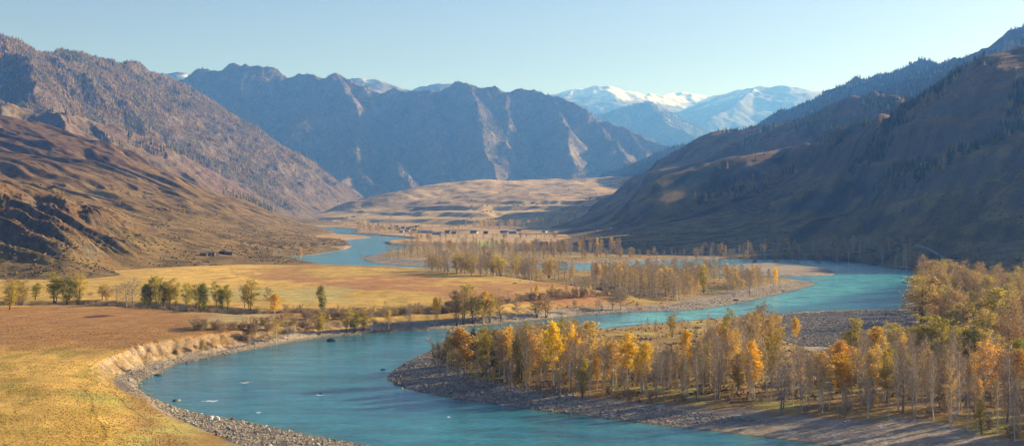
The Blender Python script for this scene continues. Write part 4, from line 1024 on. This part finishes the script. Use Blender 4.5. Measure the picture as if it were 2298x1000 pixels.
# ------------------------------------------------------------------ forests too many to count (stuff)
def forest(name, zf, pxr, yr, n, dens, pal, hr, seed, facing=True, rr=.17, lo=30):
    r = np.random.default_rng(seed)
    px = r.uniform(*pxr, n); Y = np.exp(r.uniform(math.log(yr[0]), math.log(yr[1]), n)); X = (px - PX0) / F * Y
    z = zf(X, Y); e = 12.0
    gx = (zf(X + e, Y) - z) / e; gy = (zf(X, Y + e) - z) / e
    keep = z > lo
    if facing:
        v = np.stack([X, Y, z - H]); keep &= (gx * v[0] + gy * v[1] - v[2]) > -.12 * np.hypot(X, Y)
    keep &= r.random(n) < dens(X, Y, z, gx, gy)
    X, Y, z = X[keep], Y[keep], z[keep]; n = len(X)
    h = r.uniform(*hr, n); w = h * rr * r.uniform(.8, 1.3, n); a = r.uniform(0, 6.28, n)
    V = []
    for k in range(4):
        V.append(np.stack([X + w * np.cos(a + k * 1.571), Y + w * np.sin(a + k * 1.571), z + h * (.06 + .08 * r.random(n))], 1))
    V.append(np.stack([X + .03 * h * r.normal(size=n), Y, z + h], 1)); V.append(np.stack([X, Y, z - 1.5], 1))
    V = np.stack(V, 1).reshape(-1, 3)
    b = np.arange(n)[:, None] * 6
    Tt = np.concatenate([b + np.array([[k, (k + 1) % 4, 4]]) for k in range(4)] + [b + np.array([[(k + 1) % 4, k, 5]]) for k in range(4)])
    pal = np.array(pal, float); ci = r.integers(0, len(pal), n)
    g = fbm(X / 150, Y / 150, 3, seed)
    ci = np.where(r.random(n) < .85, np.clip(((g + .5) * len(pal)).astype(int), 0, len(pal) - 1), ci)
    c = np.repeat(pal[ci] * r.uniform(.82, 1.18, (n, 1)), 6, 0)
    o = mesh_np(name, V, Tt, M_far, False, c)
    tag(o, kind='stuff'); return o
M_far = land_material('far_foliage', .4, .05, .25, 0, .1)
LARCH = [(.25, .155, .075), (.28, .195, .085), (.22, .155, .075), (.18, .155, .06), (.11, .11, .045)]
DARKP = [(.14, .10, .035), (.09, .08, .03), (.06, .07, .025), (.045, .055, .02)]
def d_left(X, Y, z, gx, gy):
    return sstep(-.35, .25, fbm(X / 420, Y / 420, 4, 401) + (z - 330) / 900) * .95
def d_cent(X, Y, z, gx, gy): return sstep(-.3, .2, fbm(X / 400, Y / 400, 4, 402) + (z - 250) / 1500)
forest('larch_forest', f_mleft, (-120, 860), (3400, 6600), 150000, d_left, LARCH, (8, 15), 1)
forest('larch_forest', f_cent, (340, 1600), (6300, 9300), 120000, d_cent, [LARCH[0], LARCH[2], LARCH[3], LARCH[4]], (10, 19), 2)
forest('larch_forest', f_mmid, (-120, 720), (2600, 4600), 16000, lambda X, Y, z, gx, gy: sstep(.05, .3, fbm(X / 260, Y / 260, 4, 403)), [LARCH[3], LARCH[4], LARCH[0]], (13, 22), 3)
forest('conifer_forest', f_mright, (1500, 2400), (3000, 5900), 70000, lambda X, Y, z, gx, gy: sstep(-.4, .2, fbm(X / 260, Y / 260, 4, 404)), DARKP + [LARCH[1]], (11, 21), 4)
forest('conifer_forest', f_low, (1220, 1700), (5500, 6700), 9000, lambda X, Y, z, gx, gy: .7 + 0 * X, DARKP, (14, 22), 5)
forest('conifer_forest', right_z, (1600, 2400), (1000, 3500), 46000, lambda X, Y, z, gx, gy: sstep(.02, .3, fbm(X / 170, Y / 170, 4, 405) + (z - 170) / 500) * .5 * sstep(60, 110, z) , DARKP + [LARCH[2]], (8, 15), 6)
forest('conifer_forest', f_wood, (1180, 1700), (11200, 13900), 22000, lambda X, Y, z, gx, gy: sstep(-.3, .2, fbm(X / 500, Y / 500, 4, 406)), DARKP, (18, 30), 7)
# scrub on the lower slopes
def scrub(name, zf, pxr, yr, n, dens, pal, hr, seed, lo=1.0, flat=.6):
    r = np.random.default_rng(seed)
    px = r.uniform(*pxr, n); Y = np.exp(r.uniform(math.log(yr[0]), math.log(yr[1]), n)); X = (px - PX0) / F * Y
    z = zf(X, Y); keep = (z > lo) & (r.random(n) < dens(X, Y, z)) & (sdist(X, Y, RIVER) > 4)
    X, Y, z = X[keep], Y[keep], z[keep]; n = len(X)
    h = np.exp(r.uniform(math.log(hr[0]), math.log(hr[1]), n)); w = h * r.uniform(.5, 1.0, n)
    a = r.uniform(0, 6.28, n); V = []
    for k in range(5):
        w2 = w * r.uniform(.7, 1.3, n)
        V.append(np.stack([X + w2 * np.cos(a + k * 1.257), Y + w2 * np.sin(a + k * 1.257), z + h * flat * r.uniform(.2, .7, n)], 1))
    V.append(np.stack([X + .2 * w * r.normal(size=n), Y + .2 * w * r.normal(size=n), z + h * flat * 1.5], 1)); V.append(np.stack([X, Y, z - .4 * h], 1))
    V = np.stack(V, 1).reshape(-1, 3); b = np.arange(n)[:, None] * 7
    Tt = np.concatenate([b + np.array([[k, (k + 1) % 5, 5]]) for k in range(5)] + [b + np.array([[(k + 1) % 5, k, 6]]) for k in range(5)])
    pal = np.array(pal, float); c = np.repeat(pal[r.integers(0, len(pal), n)] * r.uniform(.7, 1.3, (n, 1)), 7, 0)
    if name == 'meadow_grass':
        c = np.repeat(ground_col(X, Y) * r.uniform(.8, 1.2, (n, 1)), 7, 0)
    o = mesh_np(name, V, Tt, M_far, False, c); tag(o, kind='stuff'); return o
SC = [(.14, .13, .06), (.17, .12, .06), (.10, .09, .05), (.22, .13, .07)]
scrub('hillside_scrub', left_or_ground, (-60, 800), (640, 2400), 26000, lambda X, Y, z: (left_z(X, Y) > ground_z(X, Y) + 1.0) * sstep(.0, .4, fbm(X / 50, Y / 80, 4, 411) + .2 * sstep(60, 15, z)) * .8, SC, (.5, 1.7), 8)
scrub('hillside_scrub', right_z, (1300, 2420), (800, 3000), 30000, lambda X, Y, z: sstep(-.1, .35, fbm(X / 70, Y / 110, 4, 412)), SC, (.7, 2.2), 9)
scrub('hillside_scrub', plat_z, (720, 1500), (2600, 4700), 5000, lambda X, Y, z: sstep(.1, .4, fbm(X / 150, Y / 150, 4, 413)), SC, (1.5, 4), 10)
def meadow_d(X, Y, z): return (z > 2.0) * (.35 + .65 * sstep(-.3, .4, fbm(X / 30, Y / 30, 3, 414))) * (.2 + .8 * (Y < 480))
scrub('meadow_grass', lambda x, y: ground_z(x, y), (-30, 1100), (232, 900), 120000, meadow_d, [(.46, .30, .09), (.38, .26, .08), (.40, .25, .08), (.54, .37, .13)], (.13, .32), 12, lo=2.0, flat=.5)
def litter_d(X, Y, z): return np.prod([sdist(X, Y, g_) > 1 for g_ in GRAV], axis=0) * (z < 4) * (z > 1.4) * .8 * sstep(-.3, .3, fbm(X / 15, Y / 15, 3, 415))
scrub('undergrowth', lambda x, y: ground_z(x, y), (960, 2330), (320, 1150), 30000, litter_d, [(.28, .19, .08), (.20, .15, .08), (.34, .27, .10), (.25, .13, .06)], (.25, .8), 13, lo=1.4, flat=.8)
# pebbles and stones of the bars
def stones(name, zone, n, hr, seed, pxr, yr, dens=None):
    r = np.random.default_rng(seed)
    px = r.uniform(*pxr, n); Y = np.exp(r.uniform(math.log(yr[0]), math.log(yr[1]), n)); X = (px - PX0) / F * Y
    z, sd, si, w, high, cd = ground_z(X, Y, True)
    keep = zone(X, Y, z, sd, high, w) & (r.random(n) < (1 if dens is None else dens(X, Y)))
    X, Y, z = X[keep], Y[keep], z[keep]; n = len(X)
    s = np.exp(r.uniform(math.log(hr[0]), math.log(hr[1]), n)) * np.where(r.random(n) < .06, 1.9, 1)
    base = np.array([(1, 0, 0), (0, 1, 0), (-1, 0, 0), (0, -1, 0), (.2, .1, 1), (0, 0, -.6)], float)
    a = r.uniform(0, 6.28, n); V = np.repeat(base[None], n, 0) * r.uniform(.6, 1.3, (n, 6, 1)) * s[:, None, None] * np.array([1, 1, .62])
    ca, sa = np.cos(a)[:, None], np.sin(a)[:, None]
    V = np.stack([V[..., 0] * ca - V[..., 1] * sa, V[..., 0] * sa + V[..., 1] * ca, V[..., 2]], -1) + np.stack([X, Y, z + .1 * s], 1)[:, None]
    b = np.arange(n)[:, None] * 6
    Tt = np.concatenate([b + np.array([[k, (k + 1) % 4, 4]]) for k in range(4)] + [b + np.array([[(k + 1) % 4, k, 5]]) for k in range(4)])
    pal = np.array([(.42, .38, .33), (.30, .27, .24), (.22, .195, .175), (.52, .475, .42), (.34, .295, .245)])
    c = np.repeat(pal[r.integers(0, 5, n)] * r.uniform(.5, 1.0, (n, 1)), 6, 0)
    o = mesh_np(name, V.reshape(-1, 3), Tt, M_far, False, c); tag(o, kind='stuff')
stones('river_stones', lambda X, Y, z, sd, high, w: (sd > -1.5) & (sd < 2 + w * .6) & (X < 20), 90000, (.14, .5), 21, (230, 1350), (245, 640))
stones('gravel', lambda X, Y, z, sd, high, w: (sd > -.6) & (sd < w * .45) & (high < .3), 70000, (.14, .34), 22, (860, 2330), (295, 440))
stones('gravel', lambda X, Y, z, sd, high, w: (sd > -.6) & (sd < w * .5), 30000, (.2, .5), 23, (1280, 2080), (520, 950))
stones('gravel', lambda X, Y, z, sd, high, w: sdist(X, Y, GRAV[1]) < 0, 60000, (.18, .45), 24, (1720, 2080), (440, 640))
# ------------------------------------------------------------------ village houses and sheds
def box(B, x0, x1, y0, y1, z0, z1, m=0):
    V = [(x, y, z) for z in (z0, z1) for y in (y0, y1) for x in (x0, x1)]
    B.add(V, [(0, 2, 3, 1), (4, 5, 7, 6), (0, 1, 5, 4), (2, 6, 7, 3), (0, 4, 6, 2), (1, 3, 7, 5)], m)
def empty(name, x, y, z, rot=0):
    o = bpy.data.objects.new(name, None); COL.objects.link(o); o.location = (x, y, z); o.rotation_euler = (0, 0, rot); return o
def part(name, B, mat, parent):
    V, Q, M = B.arr(); return mesh_np(name, V, Q, mat, False, parent=parent)
W_LOG = flat_material('weathered_log', (.20, .155, .115), .4, 2.0); W_WHITE = flat_material('whitewash', (.50, .47, .43), .12, 1.0); W_DARK = flat_material('dark_boards', (.075, .06, .05), .4, 2.0)
RF = {'grey': flat_material('grey_slate', (.30, .29, .28), .3, 1.5), 'blue': flat_material('blue_sheet_metal', (.07, .16, .28), .2, 1.5, .5), 'dark': flat_material('dark_tar_roof', (.07, .06, .055), .3, 1.5), 'pale': flat_material('pale_sheet_roof', (.42, .42, .40), .2, 1.5, .5), 'rust': flat_material('rusty_roof', (.30, .15, .09), .3, 1.5), 'teal': flat_material('teal_sheet_roof', (.06, .30, .36), .2, 1.5, .5)}
GLASS = flat_material('window_pane', (.03, .04, .05), .1, 1, .15)
def make_house(roof, wall, L=9., W=6.5, hw=2.6, hr=2.4, name='village_house'):
    r = bpy.data.objects.new(name, None); COL.objects.link(r)
    B = Buf(); V = []
    for x in (-L / 2, L / 2):
        V += [(x, -W / 2, -.6), (x, W / 2, -.6), (x, W / 2, hw), (x, 0, hw + hr - .12), (x, -W / 2, hw)]
    me_q = [(0, 4, 9, 5), (1, 6, 7, 2), (0, 1, 2, 4), (5, 9, 7, 6)]
    B.add(V, me_q); B.add([V[2], V[3], V[4], V[4]], [(0, 1, 2, 3)]); B.add([V[7], V[8], V[9], V[9]], [(0, 1, 2, 3)])
    kids = [part('wall', B, wall, r)]
    B = Buf(); o = .5
    for s in (-1, 1):
        a = np.array([(-L / 2 - o, s * (W / 2 + o), hw - o * hr / (W / 2)), (L / 2 + o, s * (W / 2 + o), hw - o * hr / (W / 2)), (L / 2 + o, 0, hw + hr), (-L / 2 - o, 0, hw + hr)])
        b = a + np.array([0, 0, .14]); B.add(np.concatenate([a, b]), [(0, 1, 2, 3), (4, 7, 6, 5), (0, 4, 5, 1), (1, 5, 6, 2), (3, 2, 6, 7), (0, 3, 7, 4)])
    kids.append(part('roof', B, RF[roof], r))
    B = Buf(); box(B, .9, 1.5, -.3, .3, hw + hr - .8, hw + hr + .8); kids.append(part('chimney', B, W_LOG, r))
    B = Buf(); box(B, -L * .3, -L * .3 + 1, -W / 2 - .04, -W / 2, -.1, 2.0); kids.append(part('door', B, W_DARK, r))
    for k in (0, 1):
        B = Buf(); box(B, -.4 + k * 2.4, .7 + k * 2.4, -W / 2 - .03, -W / 2, .9, 2.0); kids.append(part('window', B, GLASS, r))
    return dict(root=r, kids=kids, h=1.0, used=False)
HS = {'blue': make_house('blue', W_WHITE, 14, 7), 'grey': make_house('grey', W_LOG), 'dark': make_house('dark', W_LOG, 8, 6), 'pale': make_house('pale', W_WHITE, 8, 6), 'rust': make_house('rust', W_LOG, 8, 6), 'teal': make_house('teal', W_WHITE, 9, 6)}
VIL = [('dark',857,512,'dark roofed log house at the river end of the village'),('grey',876,514,'grey roofed log house beside the river trees'),('dark',890,510,'dark roofed house highest on the left of the village'),('rust',893,516,'rusty roofed house among the first village houses'),('grey',905,512,'grey roofed house in the upper row of the village'),
 ('pale',901,521,'pale roofed house by the village waterfront'),('dark',916,514,'dark roofed house in the thick of the village'),('grey',925,510,'small grey roofed house behind the village centre'),('pale',914,519,'white walled house in the lower row of the village'),('dark',936,510,'dark roofed house right of the upper row'),('rust',930,517,'rusty roofed house beside the blue roofed barns'),
 ('blue',946,522,'long blue roofed barn, left one of the pair'),('blue',962,523,'long blue roofed barn, right one of the pair'),('pale',975,526,'bright white house right of the blue roofed barns'),('grey',986,526,'grey roofed house next to the bright white one'),('dark',1004,523,'dark roofed house at the field edge'),('grey',1020,524,'grey roofed house at the left of the field'),
 ('blue',1064,523,'long blue roofed shed at the left of the shaded houses'),('dark',1090,524,'dark roofed house between the blue sheds'),('blue',1131,523,'long blue roofed shed in the hillside shadow'),('blue',1150,524,'second blue roofed shed in the hillside shadow'),('grey',1165,518,'grey roofed house in the hillside shadow'),('pale',1222,521,'white roofed house alone in the hillside shadow'),
 ('teal',1238,520,'teal roofed house at the right end of the village'),('pale',1212,550,'small pale cottage before the golden bushes'),('dark',1222,550,'dark roofed cottage before the golden bushes')]
for k, px, py, lab in VIL:
    x, y = ground_pt(px, py, 2.5)
    z = max(gz(x, y), 0.8)
    p = HS[k]; s = 1.0
    if not p['used']: r = p['root']; p['used'] = True
    else:
        r = p['root'].copy(); COL.objects.link(r)
        for c0 in p['kids']: c = c0.copy(); COL.objects.link(c); c.parent = r
    r.location = (x, y, z); r.scale = (s, s, s); r.rotation_euler = (0, 0, random.uniform(-.5, .5))
    tag(r, lab, 'house', 'houses of the riverside village')
def log_shed(px, py, L, W, h, lab, roof=True, white=False, rot=.1, z0=5.5):
    x, y = ground_pt(px, py, z0); z = left_or_ground(np.array([x]), np.array([y]))[0]
    r = empty('log_shed', x, y, z, rot)
    B = Buf(); n = int(h / .3)
    for i in range(n):
        zz = -.3 + i * .3; g = random.uniform(0, .25)
        for yy in (-W / 2, W / 2): B.tube([(-L / 2 - g, yy, zz + .15), (L / 2 + g, yy, zz + .15)], [.16, .15], 6)
        for xx in (-L / 2, L / 2): B.tube([(xx, -W / 2 - g, zz + .28), (xx, W / 2 + g, zz + .28)], [.15, .16], 6)
    part('wall', B, W_LOG, r)
    if roof:
        B = Buf(); a = np.array([(-L / 2 - .4, -W / 2 - .5, h - .1), (L / 2 + .4, -W / 2 - .5, h - .1), (L / 2 + .4, W / 2 + .5, h + .7), (-L / 2 - .4, W / 2 + .5, h + .7)])
        B.add(np.concatenate([a, a + [0, 0, .22]]), [(0, 1, 2, 3), (4, 7, 6, 5), (0, 4, 5, 1), (1, 5, 6, 2), (2, 6, 7, 3), (0, 3, 7, 4)]); part('roof', B, RF['dark'], r)
    B = Buf(); box(B, -.5, .6, -W / 2 - .22, -W / 2 - .17, -.1, min(h - .4, 1.9)); part('door', B, W_WHITE if white else W_DARK, r)
    tag(r, lab, 'shed', 'log sheds on the meadows')
log_shed(1347, 652, 9, 6, 2.0, 'low roofless log pen on the meadow beside the grove', False)
log_shed(1371, 650, 5, 4.5, 3.0, 'small dark roofed log shed right of the roofless pen')
log_shed(457, 584, 6, 4, 1.8, 'lowest log shed at the foot of the brown hillside')
log_shed(475, 583, 6, 5, 3.2, 'log shed with a white door at the foot of the hillside', True, True)
log_shed(501, 580, 7, 5, 2.4, 'left one of two adjoining log sheds below the hillside')
log_shed(514, 580, 7, 5, 2.4, 'right one of two adjoining log sheds below the hillside')
# ------------------------------------------------------------------ grazing horses
def animal(px, py, col, lab, rot, z0=5.8, s=1.0):
    x, y = ground_pt(px, py, z0); z = gz(x, y)
    pts = [((0, 0, 1.25), .30), ((.5, 0, 1.25), .31), ((.85, 0, 1.3), .24), ((1.2, 0, 1.0), .15), ((1.5, 0, .55), .12), ((1.62, 0, .2), .10), ((1.7, 0, .06), .06),
           ((-.5, 0, 1.27), .30), ((-.75, 0, 1.3), .24), ((-.95, 0, 1.05), .06), ((-1.0, 0, .6), .05)]
    ed = [(0, 1), (1, 2), (2, 3), (3, 4), (4, 5), (5, 6), (0, 7), (7, 8), (8, 9), (9, 10)]
    for base, sx in ((2, .72), (8, -.72)):
        for sy in (-.17, .17):
            i = len(pts); k = .06 if sx > 0 else -.1
            pts += [((sx, sy, .95), .14), ((sx + (.03 if sx > 0 else .05), sy, .52), .075), ((sx - .02 + k * .5, sy, .1), .05), ((sx + .03, sy, .0), .065)]
            ed += [(base, i), (i, i + 1), (i + 1, i + 2), (i + 2, i + 3)]
    me = bpy.data.meshes.new('horse'); me.from_pydata([p[0] for p in pts], ed, []); o = bpy.data.objects.new('horse', me); COL.objects.link(o)
    m = o.modifiers.new('skin', 'SKIN')
    for v, p in zip(me.skin_vertices[0].data, pts): v.radius = (p[1], p[1])
    me.skin_vertices[0].data[0].use_root = True
    sub = o.modifiers.new('sub', 'SUBSURF'); sub.levels = 1; sub.render_levels = 1
    me.materials.append(flat_material('horse_coat', col, .1)); o.location = (x, y, z); o.rotation_euler = (0, 0, rot); o.scale = (s,) * 3
    tag(o, lab, 'horse', 'horses grazing on the meadow')
animal(1169, 638, (.75, .72, .66), 'white horse grazing furthest from the camera on the meadow', 2.9)
animal(1191, 641, (.70, .66, .60), 'white horse grazing right of the other two', .4)
animal(1156, 643, (.05, .04, .035), 'dark horse grazing left of the white one', 3.3)
animal(1242, 651, (.20, .10, .06), 'brown horse grazing alone near the grove', 1.8)
animal(299, 790, (.72, .70, .66), 'small pale foal standing alone near the river bend', 2.0, 6, .7)
# ------------------------------------------------------------------ boulders
import bmesh
def boulder(px, py, sx, sz, col, lab, z0=0.3, seed=1, g='boulders along the river'):
    bm = bmesh.new(); bmesh.ops.create_icosphere(bm, subdivisions=4, radius=1.0)
    for v in bm.verts:
        c = v.co; d = .28 * float(fbm(np.array(c.x * 1.1 + seed * 3), np.array(c.y * 1.1 + c.z * 1.7 + seed), 3, seed)) + .10 * float(ridged(np.array(c.x * 2.6 + c.z), np.array(c.y * 2.6 - c.z), 3, seed + 5))
        v.co = c * (1 + d)
    me = bpy.data.meshes.new('boulder'); bm.to_mesh(me); bm.free()
    for p in me.polygons: p.use_smooth = False
    me.materials.append(flat_material('boulder_rock', col, .3, 2.5)); o = bpy.data.objects.new('boulder', me); COL.objects.link(o)
    x, y = ground_pt(px, py, z0); z = max(gz(x, y), -.1)
    o.location = (x, y, z + sz * .2); o.scale = (sx, sx * .75, sz); o.rotation_euler = (0, 0, seed * 1.3)
    tag(o, lab, 'boulder', g)
boulder(474, 944, 1.0, 1.0, (.62, .60, .57), 'large pale boulder at the lower left shore, left of a pair', .5, 1)
boulder(486, 943, 1.0, .95, (.58, .56, .53), 'large pale boulder at the lower left shore, right of a pair', .5, 2)
boulder(523, 940, .75, .5, (.10, .10, .10), 'dark wet rock right of the two pale boulders', 0, 3)
boulder(745, 764, 2.6, 1.0, (.07, .07, .07), 'big flat dark rock in the water below the cut bank', 0, 4)
boulder(860, 829, .9, .4, (.09, .09, .09), 'small dark rock in the river left of the gravel spit', 0, 5)
boulder(394, 898, 1.1, .45, (.08, .08, .08), 'dark rock breaking the surface beside the longest foam streak', 0, 6)
boulder(356, 841, 1.5, .45, (.10, .10, .09), 'flat dark rock at the water edge of the river bend', 0, 7)
boulder(550, 856, .9, .3, (.10, .11, .11), 'submerged rock under the middle foam patch', 0, 8)
boulder(720, 883, .8, .3, (.10, .11, .11), 'submerged rock under the right foam patch', 0, 9)
boulder(2030, 634, 2.6, .8, (.10, .10, .10), 'dark rock in the water near the right bank trees', 0, 10)
boulder(420, 812, .8, .4, (.14, .13, .12), 'small dark rock on the pebble strip of the bend', .2, 11)
boulder(1652, 672, 1.6, .9, (.16, .15, .14), 'lone grey rock lying on the middle gravel bar', 1.0, 12)
boulder(560, 948, .7, .5, (.12, .12, .12), 'dark rock on the lower left shore', .5, 13)
boulder(600, 962, .8, .6, (.42, .40, .38), 'grey rock on the lower left shore near the picture bottom', .7, 14)
# ------------------------------------------------------------------ driftwood
def driftwood(px, py, L, rot, lab, col=(.52, .48, .43), z0=2.5, seed=0):
    r = np.random.default_rng(seed); B = Buf()
    P_ = np.stack([np.linspace(-L / 2, L / 2, 7), np.cumsum(r.normal(0, .15, 7)), .22 + .1 * r.random(7)], 1)
    B.tube(P_, .22 * np.linspace(1, .35, 7), 6)
    for i in range(6):
        a = P_[r.integers(2, 7)]; e = a + np.array([r.uniform(.4, 1.2), r.uniform(-1.2, 1.2), r.uniform(.2, 1.3)]); B.tube([a, (a + e) / 2 + r.normal(0, .1, 3), e], [.08, .05, .02], 4)
    V, Q, M = B.arr(); x, y = ground_pt(px, py, z0)
    o = mesh_np('driftwood_log', V, Q, flat_material('driftwood', col, .3, 2)); o.location = (x, y, gz(x, y)); o.rotation_euler = (0, 0, rot)
    tag(o, lab, 'log', 'driftwood logs in the near wood')
driftwood(2060, 908, 7, .15, 'long whitish log lying at the forest edge right of the black trunk', seed=1)
driftwood(2140, 930, 6, 2.5, 'bleached forked log below the right front row', seed=2)
driftwood(2136, 942, 3, .6, 'short white driftwood piece nearest the gravel at right', seed=3)
driftwood(1225, 851, 4, .5, 'pale log among the left front trees', seed=4)
driftwood(1560, 893, 6, 2.9, 'grey log in the brush before the middle front row', (.3, .26, .22), seed=5)
driftwood(1665, 900, 7, .2, 'dark fallen trunk in front of the middle of the wood', (.14, .11, .09), seed=6)
driftwood(1900, 938, 4, 1.0, 'thin pale log beneath the broad bright yellow birch', seed=7)
driftwood(1445, 906, 4, .1, 'small pale log on the gravel below the yellow green birch', seed=8)
driftwood(1770, 800, 5, .3, 'pale log in the gap near the gravel flat', seed=9)
# ------------------------------------------------------------------ tracks on the hillside
M_track = land_material('track_surface', 1.0, .2, .2, .4, .2)
def track(pts, w, lo, hi, name='dirt_track'):
    px = np.interp(np.linspace(0, len(pts) - 1, 40), range(len(pts)), [p[0] for p in pts]); py = np.interp(np.linspace(0, len(pts) - 1, 40), range(len(pts)), [p[1] for p in pts])
    Q = [hit(a, b, right_or_ground, lo, hi) for a, b in zip(px, py)]; Q = np.array([q for q in Q if q])
    for _ in range(1): Q[1:-1] = (Q[:-2] + Q[1:-1] * 2 + Q[2:]) / 4
    t = np.gradient(Q[:, :2], axis=0); t /= np.linalg.norm(t, axis=1, keepdims=True) + 1e-9; n = np.stack([-t[:, 1], t[:, 0]], 1)
    S_ = np.linspace(-w / 2, w / 2, 5); V = []
    for s in S_:
        xy = Q[:, :2] + n * s; V.append(np.concatenate([xy, (right_or_ground(xy[:, 0], xy[:, 1]) + .35)[:, None]], 1))
    V = np.stack(V, 1); m = len(Q); i = (np.arange(m - 1)[:, None] * 5 + np.arange(4)[None]).ravel()
    o = mesh_np(name, V.reshape(-1, 3), np.stack([i, i + 1, i + 6, i + 5], 1), M_track, True, np.tile(np.array([[.26, .225, .19]]), (m * 5, 1)))
    tag(o, kind='structure')
track([(2035, 549), (2060, 552), (2083, 559), (2100, 568), (2118, 580), (2142, 592), (2152, 600)], 2.4, 700, 1700)
track([(1695, 541), (1730, 546), (1762, 550)], 3, 900, 2000)
track([(1380, 524), (1405, 517), (1425, 511), (1450, 504)], 5, 1500, 2600)
EXPO = 1.18
# ------------------------------------------------------------------ haze, sky, sun, camera
def build_haze():
    x0, x1, y0, y1, z0, z1 = -16000, 16000, -600, 46000, -7.5, 2350
    V = [(x, y, z) for z in (z0, z1) for y in (y0, y1) for x in (x0, x1)]
    Q = np.array([(0, 2, 3, 1), (4, 5, 7, 6), (0, 1, 5, 4), (2, 6, 7, 3), (0, 4, 6, 2), (1, 3, 7, 5)])
    t = NT('valley_haze'); v = t.n('ShaderNodeVolumePrincipled')
    v.inputs['Color'].default_value = (.10, .31, 1.0, 1); v.inputs['Density'].default_value = HAZE
    v.inputs['Absorption Color'].default_value = (1, 1, 1, 1)
    v.inputs['Anisotropy'].default_value = .25
    t.l(v.outputs[0], t.out.inputs['Volume'])
    o = mesh_np('haze', np.array(V, float), Q, t.m, False)
    tag(o, kind='stuff')
HAZE = 8.6e-5
build_haze()
w = bpy.data.worlds.new('World'); S.world = w; w.use_nodes = True
nt = w.node_tree; nt.nodes.clear()
sky = nt.nodes.new('ShaderNodeTexSky'); sky.sky_type = 'NISHITA'; sky.sun_disc = False
sky.sun_elevation = SUN_EL; sky.sun_rotation = SUN_ROT; sky.altitude = 1000; sky.air_density = 1.0; sky.dust_density = 2.2; sky.ozone_density = 0.0
bg = nt.nodes.new('ShaderNodeBackground'); bg.inputs[1].default_value = .05
wo = nt.nodes.new('ShaderNodeOutputWorld'); hsv = nt.nodes.new('ShaderNodeHueSaturation'); hsv.inputs['Saturation'].default_value = .8; hsv.inputs['Value'].default_value = .97
nt.links.new(sky.outputs[0], hsv.inputs['Color']); mul = nt.nodes.new('ShaderNodeMix'); mul.data_type = 'RGBA'; mul.blend_type = 'MULTIPLY'; mul.inputs[0].default_value = 1
nt.links.new(hsv.outputs[0], mul.inputs[6]); mul.inputs[7].default_value = (.88, .935, 1.15, 1); nt.links.new(mul.outputs[2], bg.inputs[0]); nt.links.new(bg.outputs[0], wo.inputs[0])
sl = bpy.data.lights.new('sun', 'SUN'); sl.energy = 5.0; sl.angle = math.radians(.5); sl.color = (1, .87, .69)
so = bpy.data.objects.new('sun', sl); COL.objects.link(so)
from mathutils import Vector
so.rotation_euler = (-Vector(sun_dir())).to_track_quat('-Z', 'Y').to_euler()
cam = bpy.data.cameras.new('camera'); co = bpy.data.objects.new('camera', cam); COL.objects.link(co)
co.location = (0, 0, H); co.rotation_euler = (math.radians(90), 0, 0)
cam.sensor_width = 36; cam.lens = 36 * F / 2298; cam.shift_y = -(500 - PY0) / 2298
cam.clip_start = 1; cam.clip_end = 100000
S.camera = co
S.view_settings.view_transform = 'Standard'; S.view_settings.look = 'None'; S.view_settings.gamma = 1; S.view_settings.exposure = EXPO
c = S.cycles
c.max_bounces = 6; c.diffuse_bounces = 2; c.glossy_bounces = 2; c.transmission_bounces = 3; c.volume_bounces = 1; c.transparent_max_bounces = 8
c.use_denoising = True; c.sample_clamp_indirect = 8
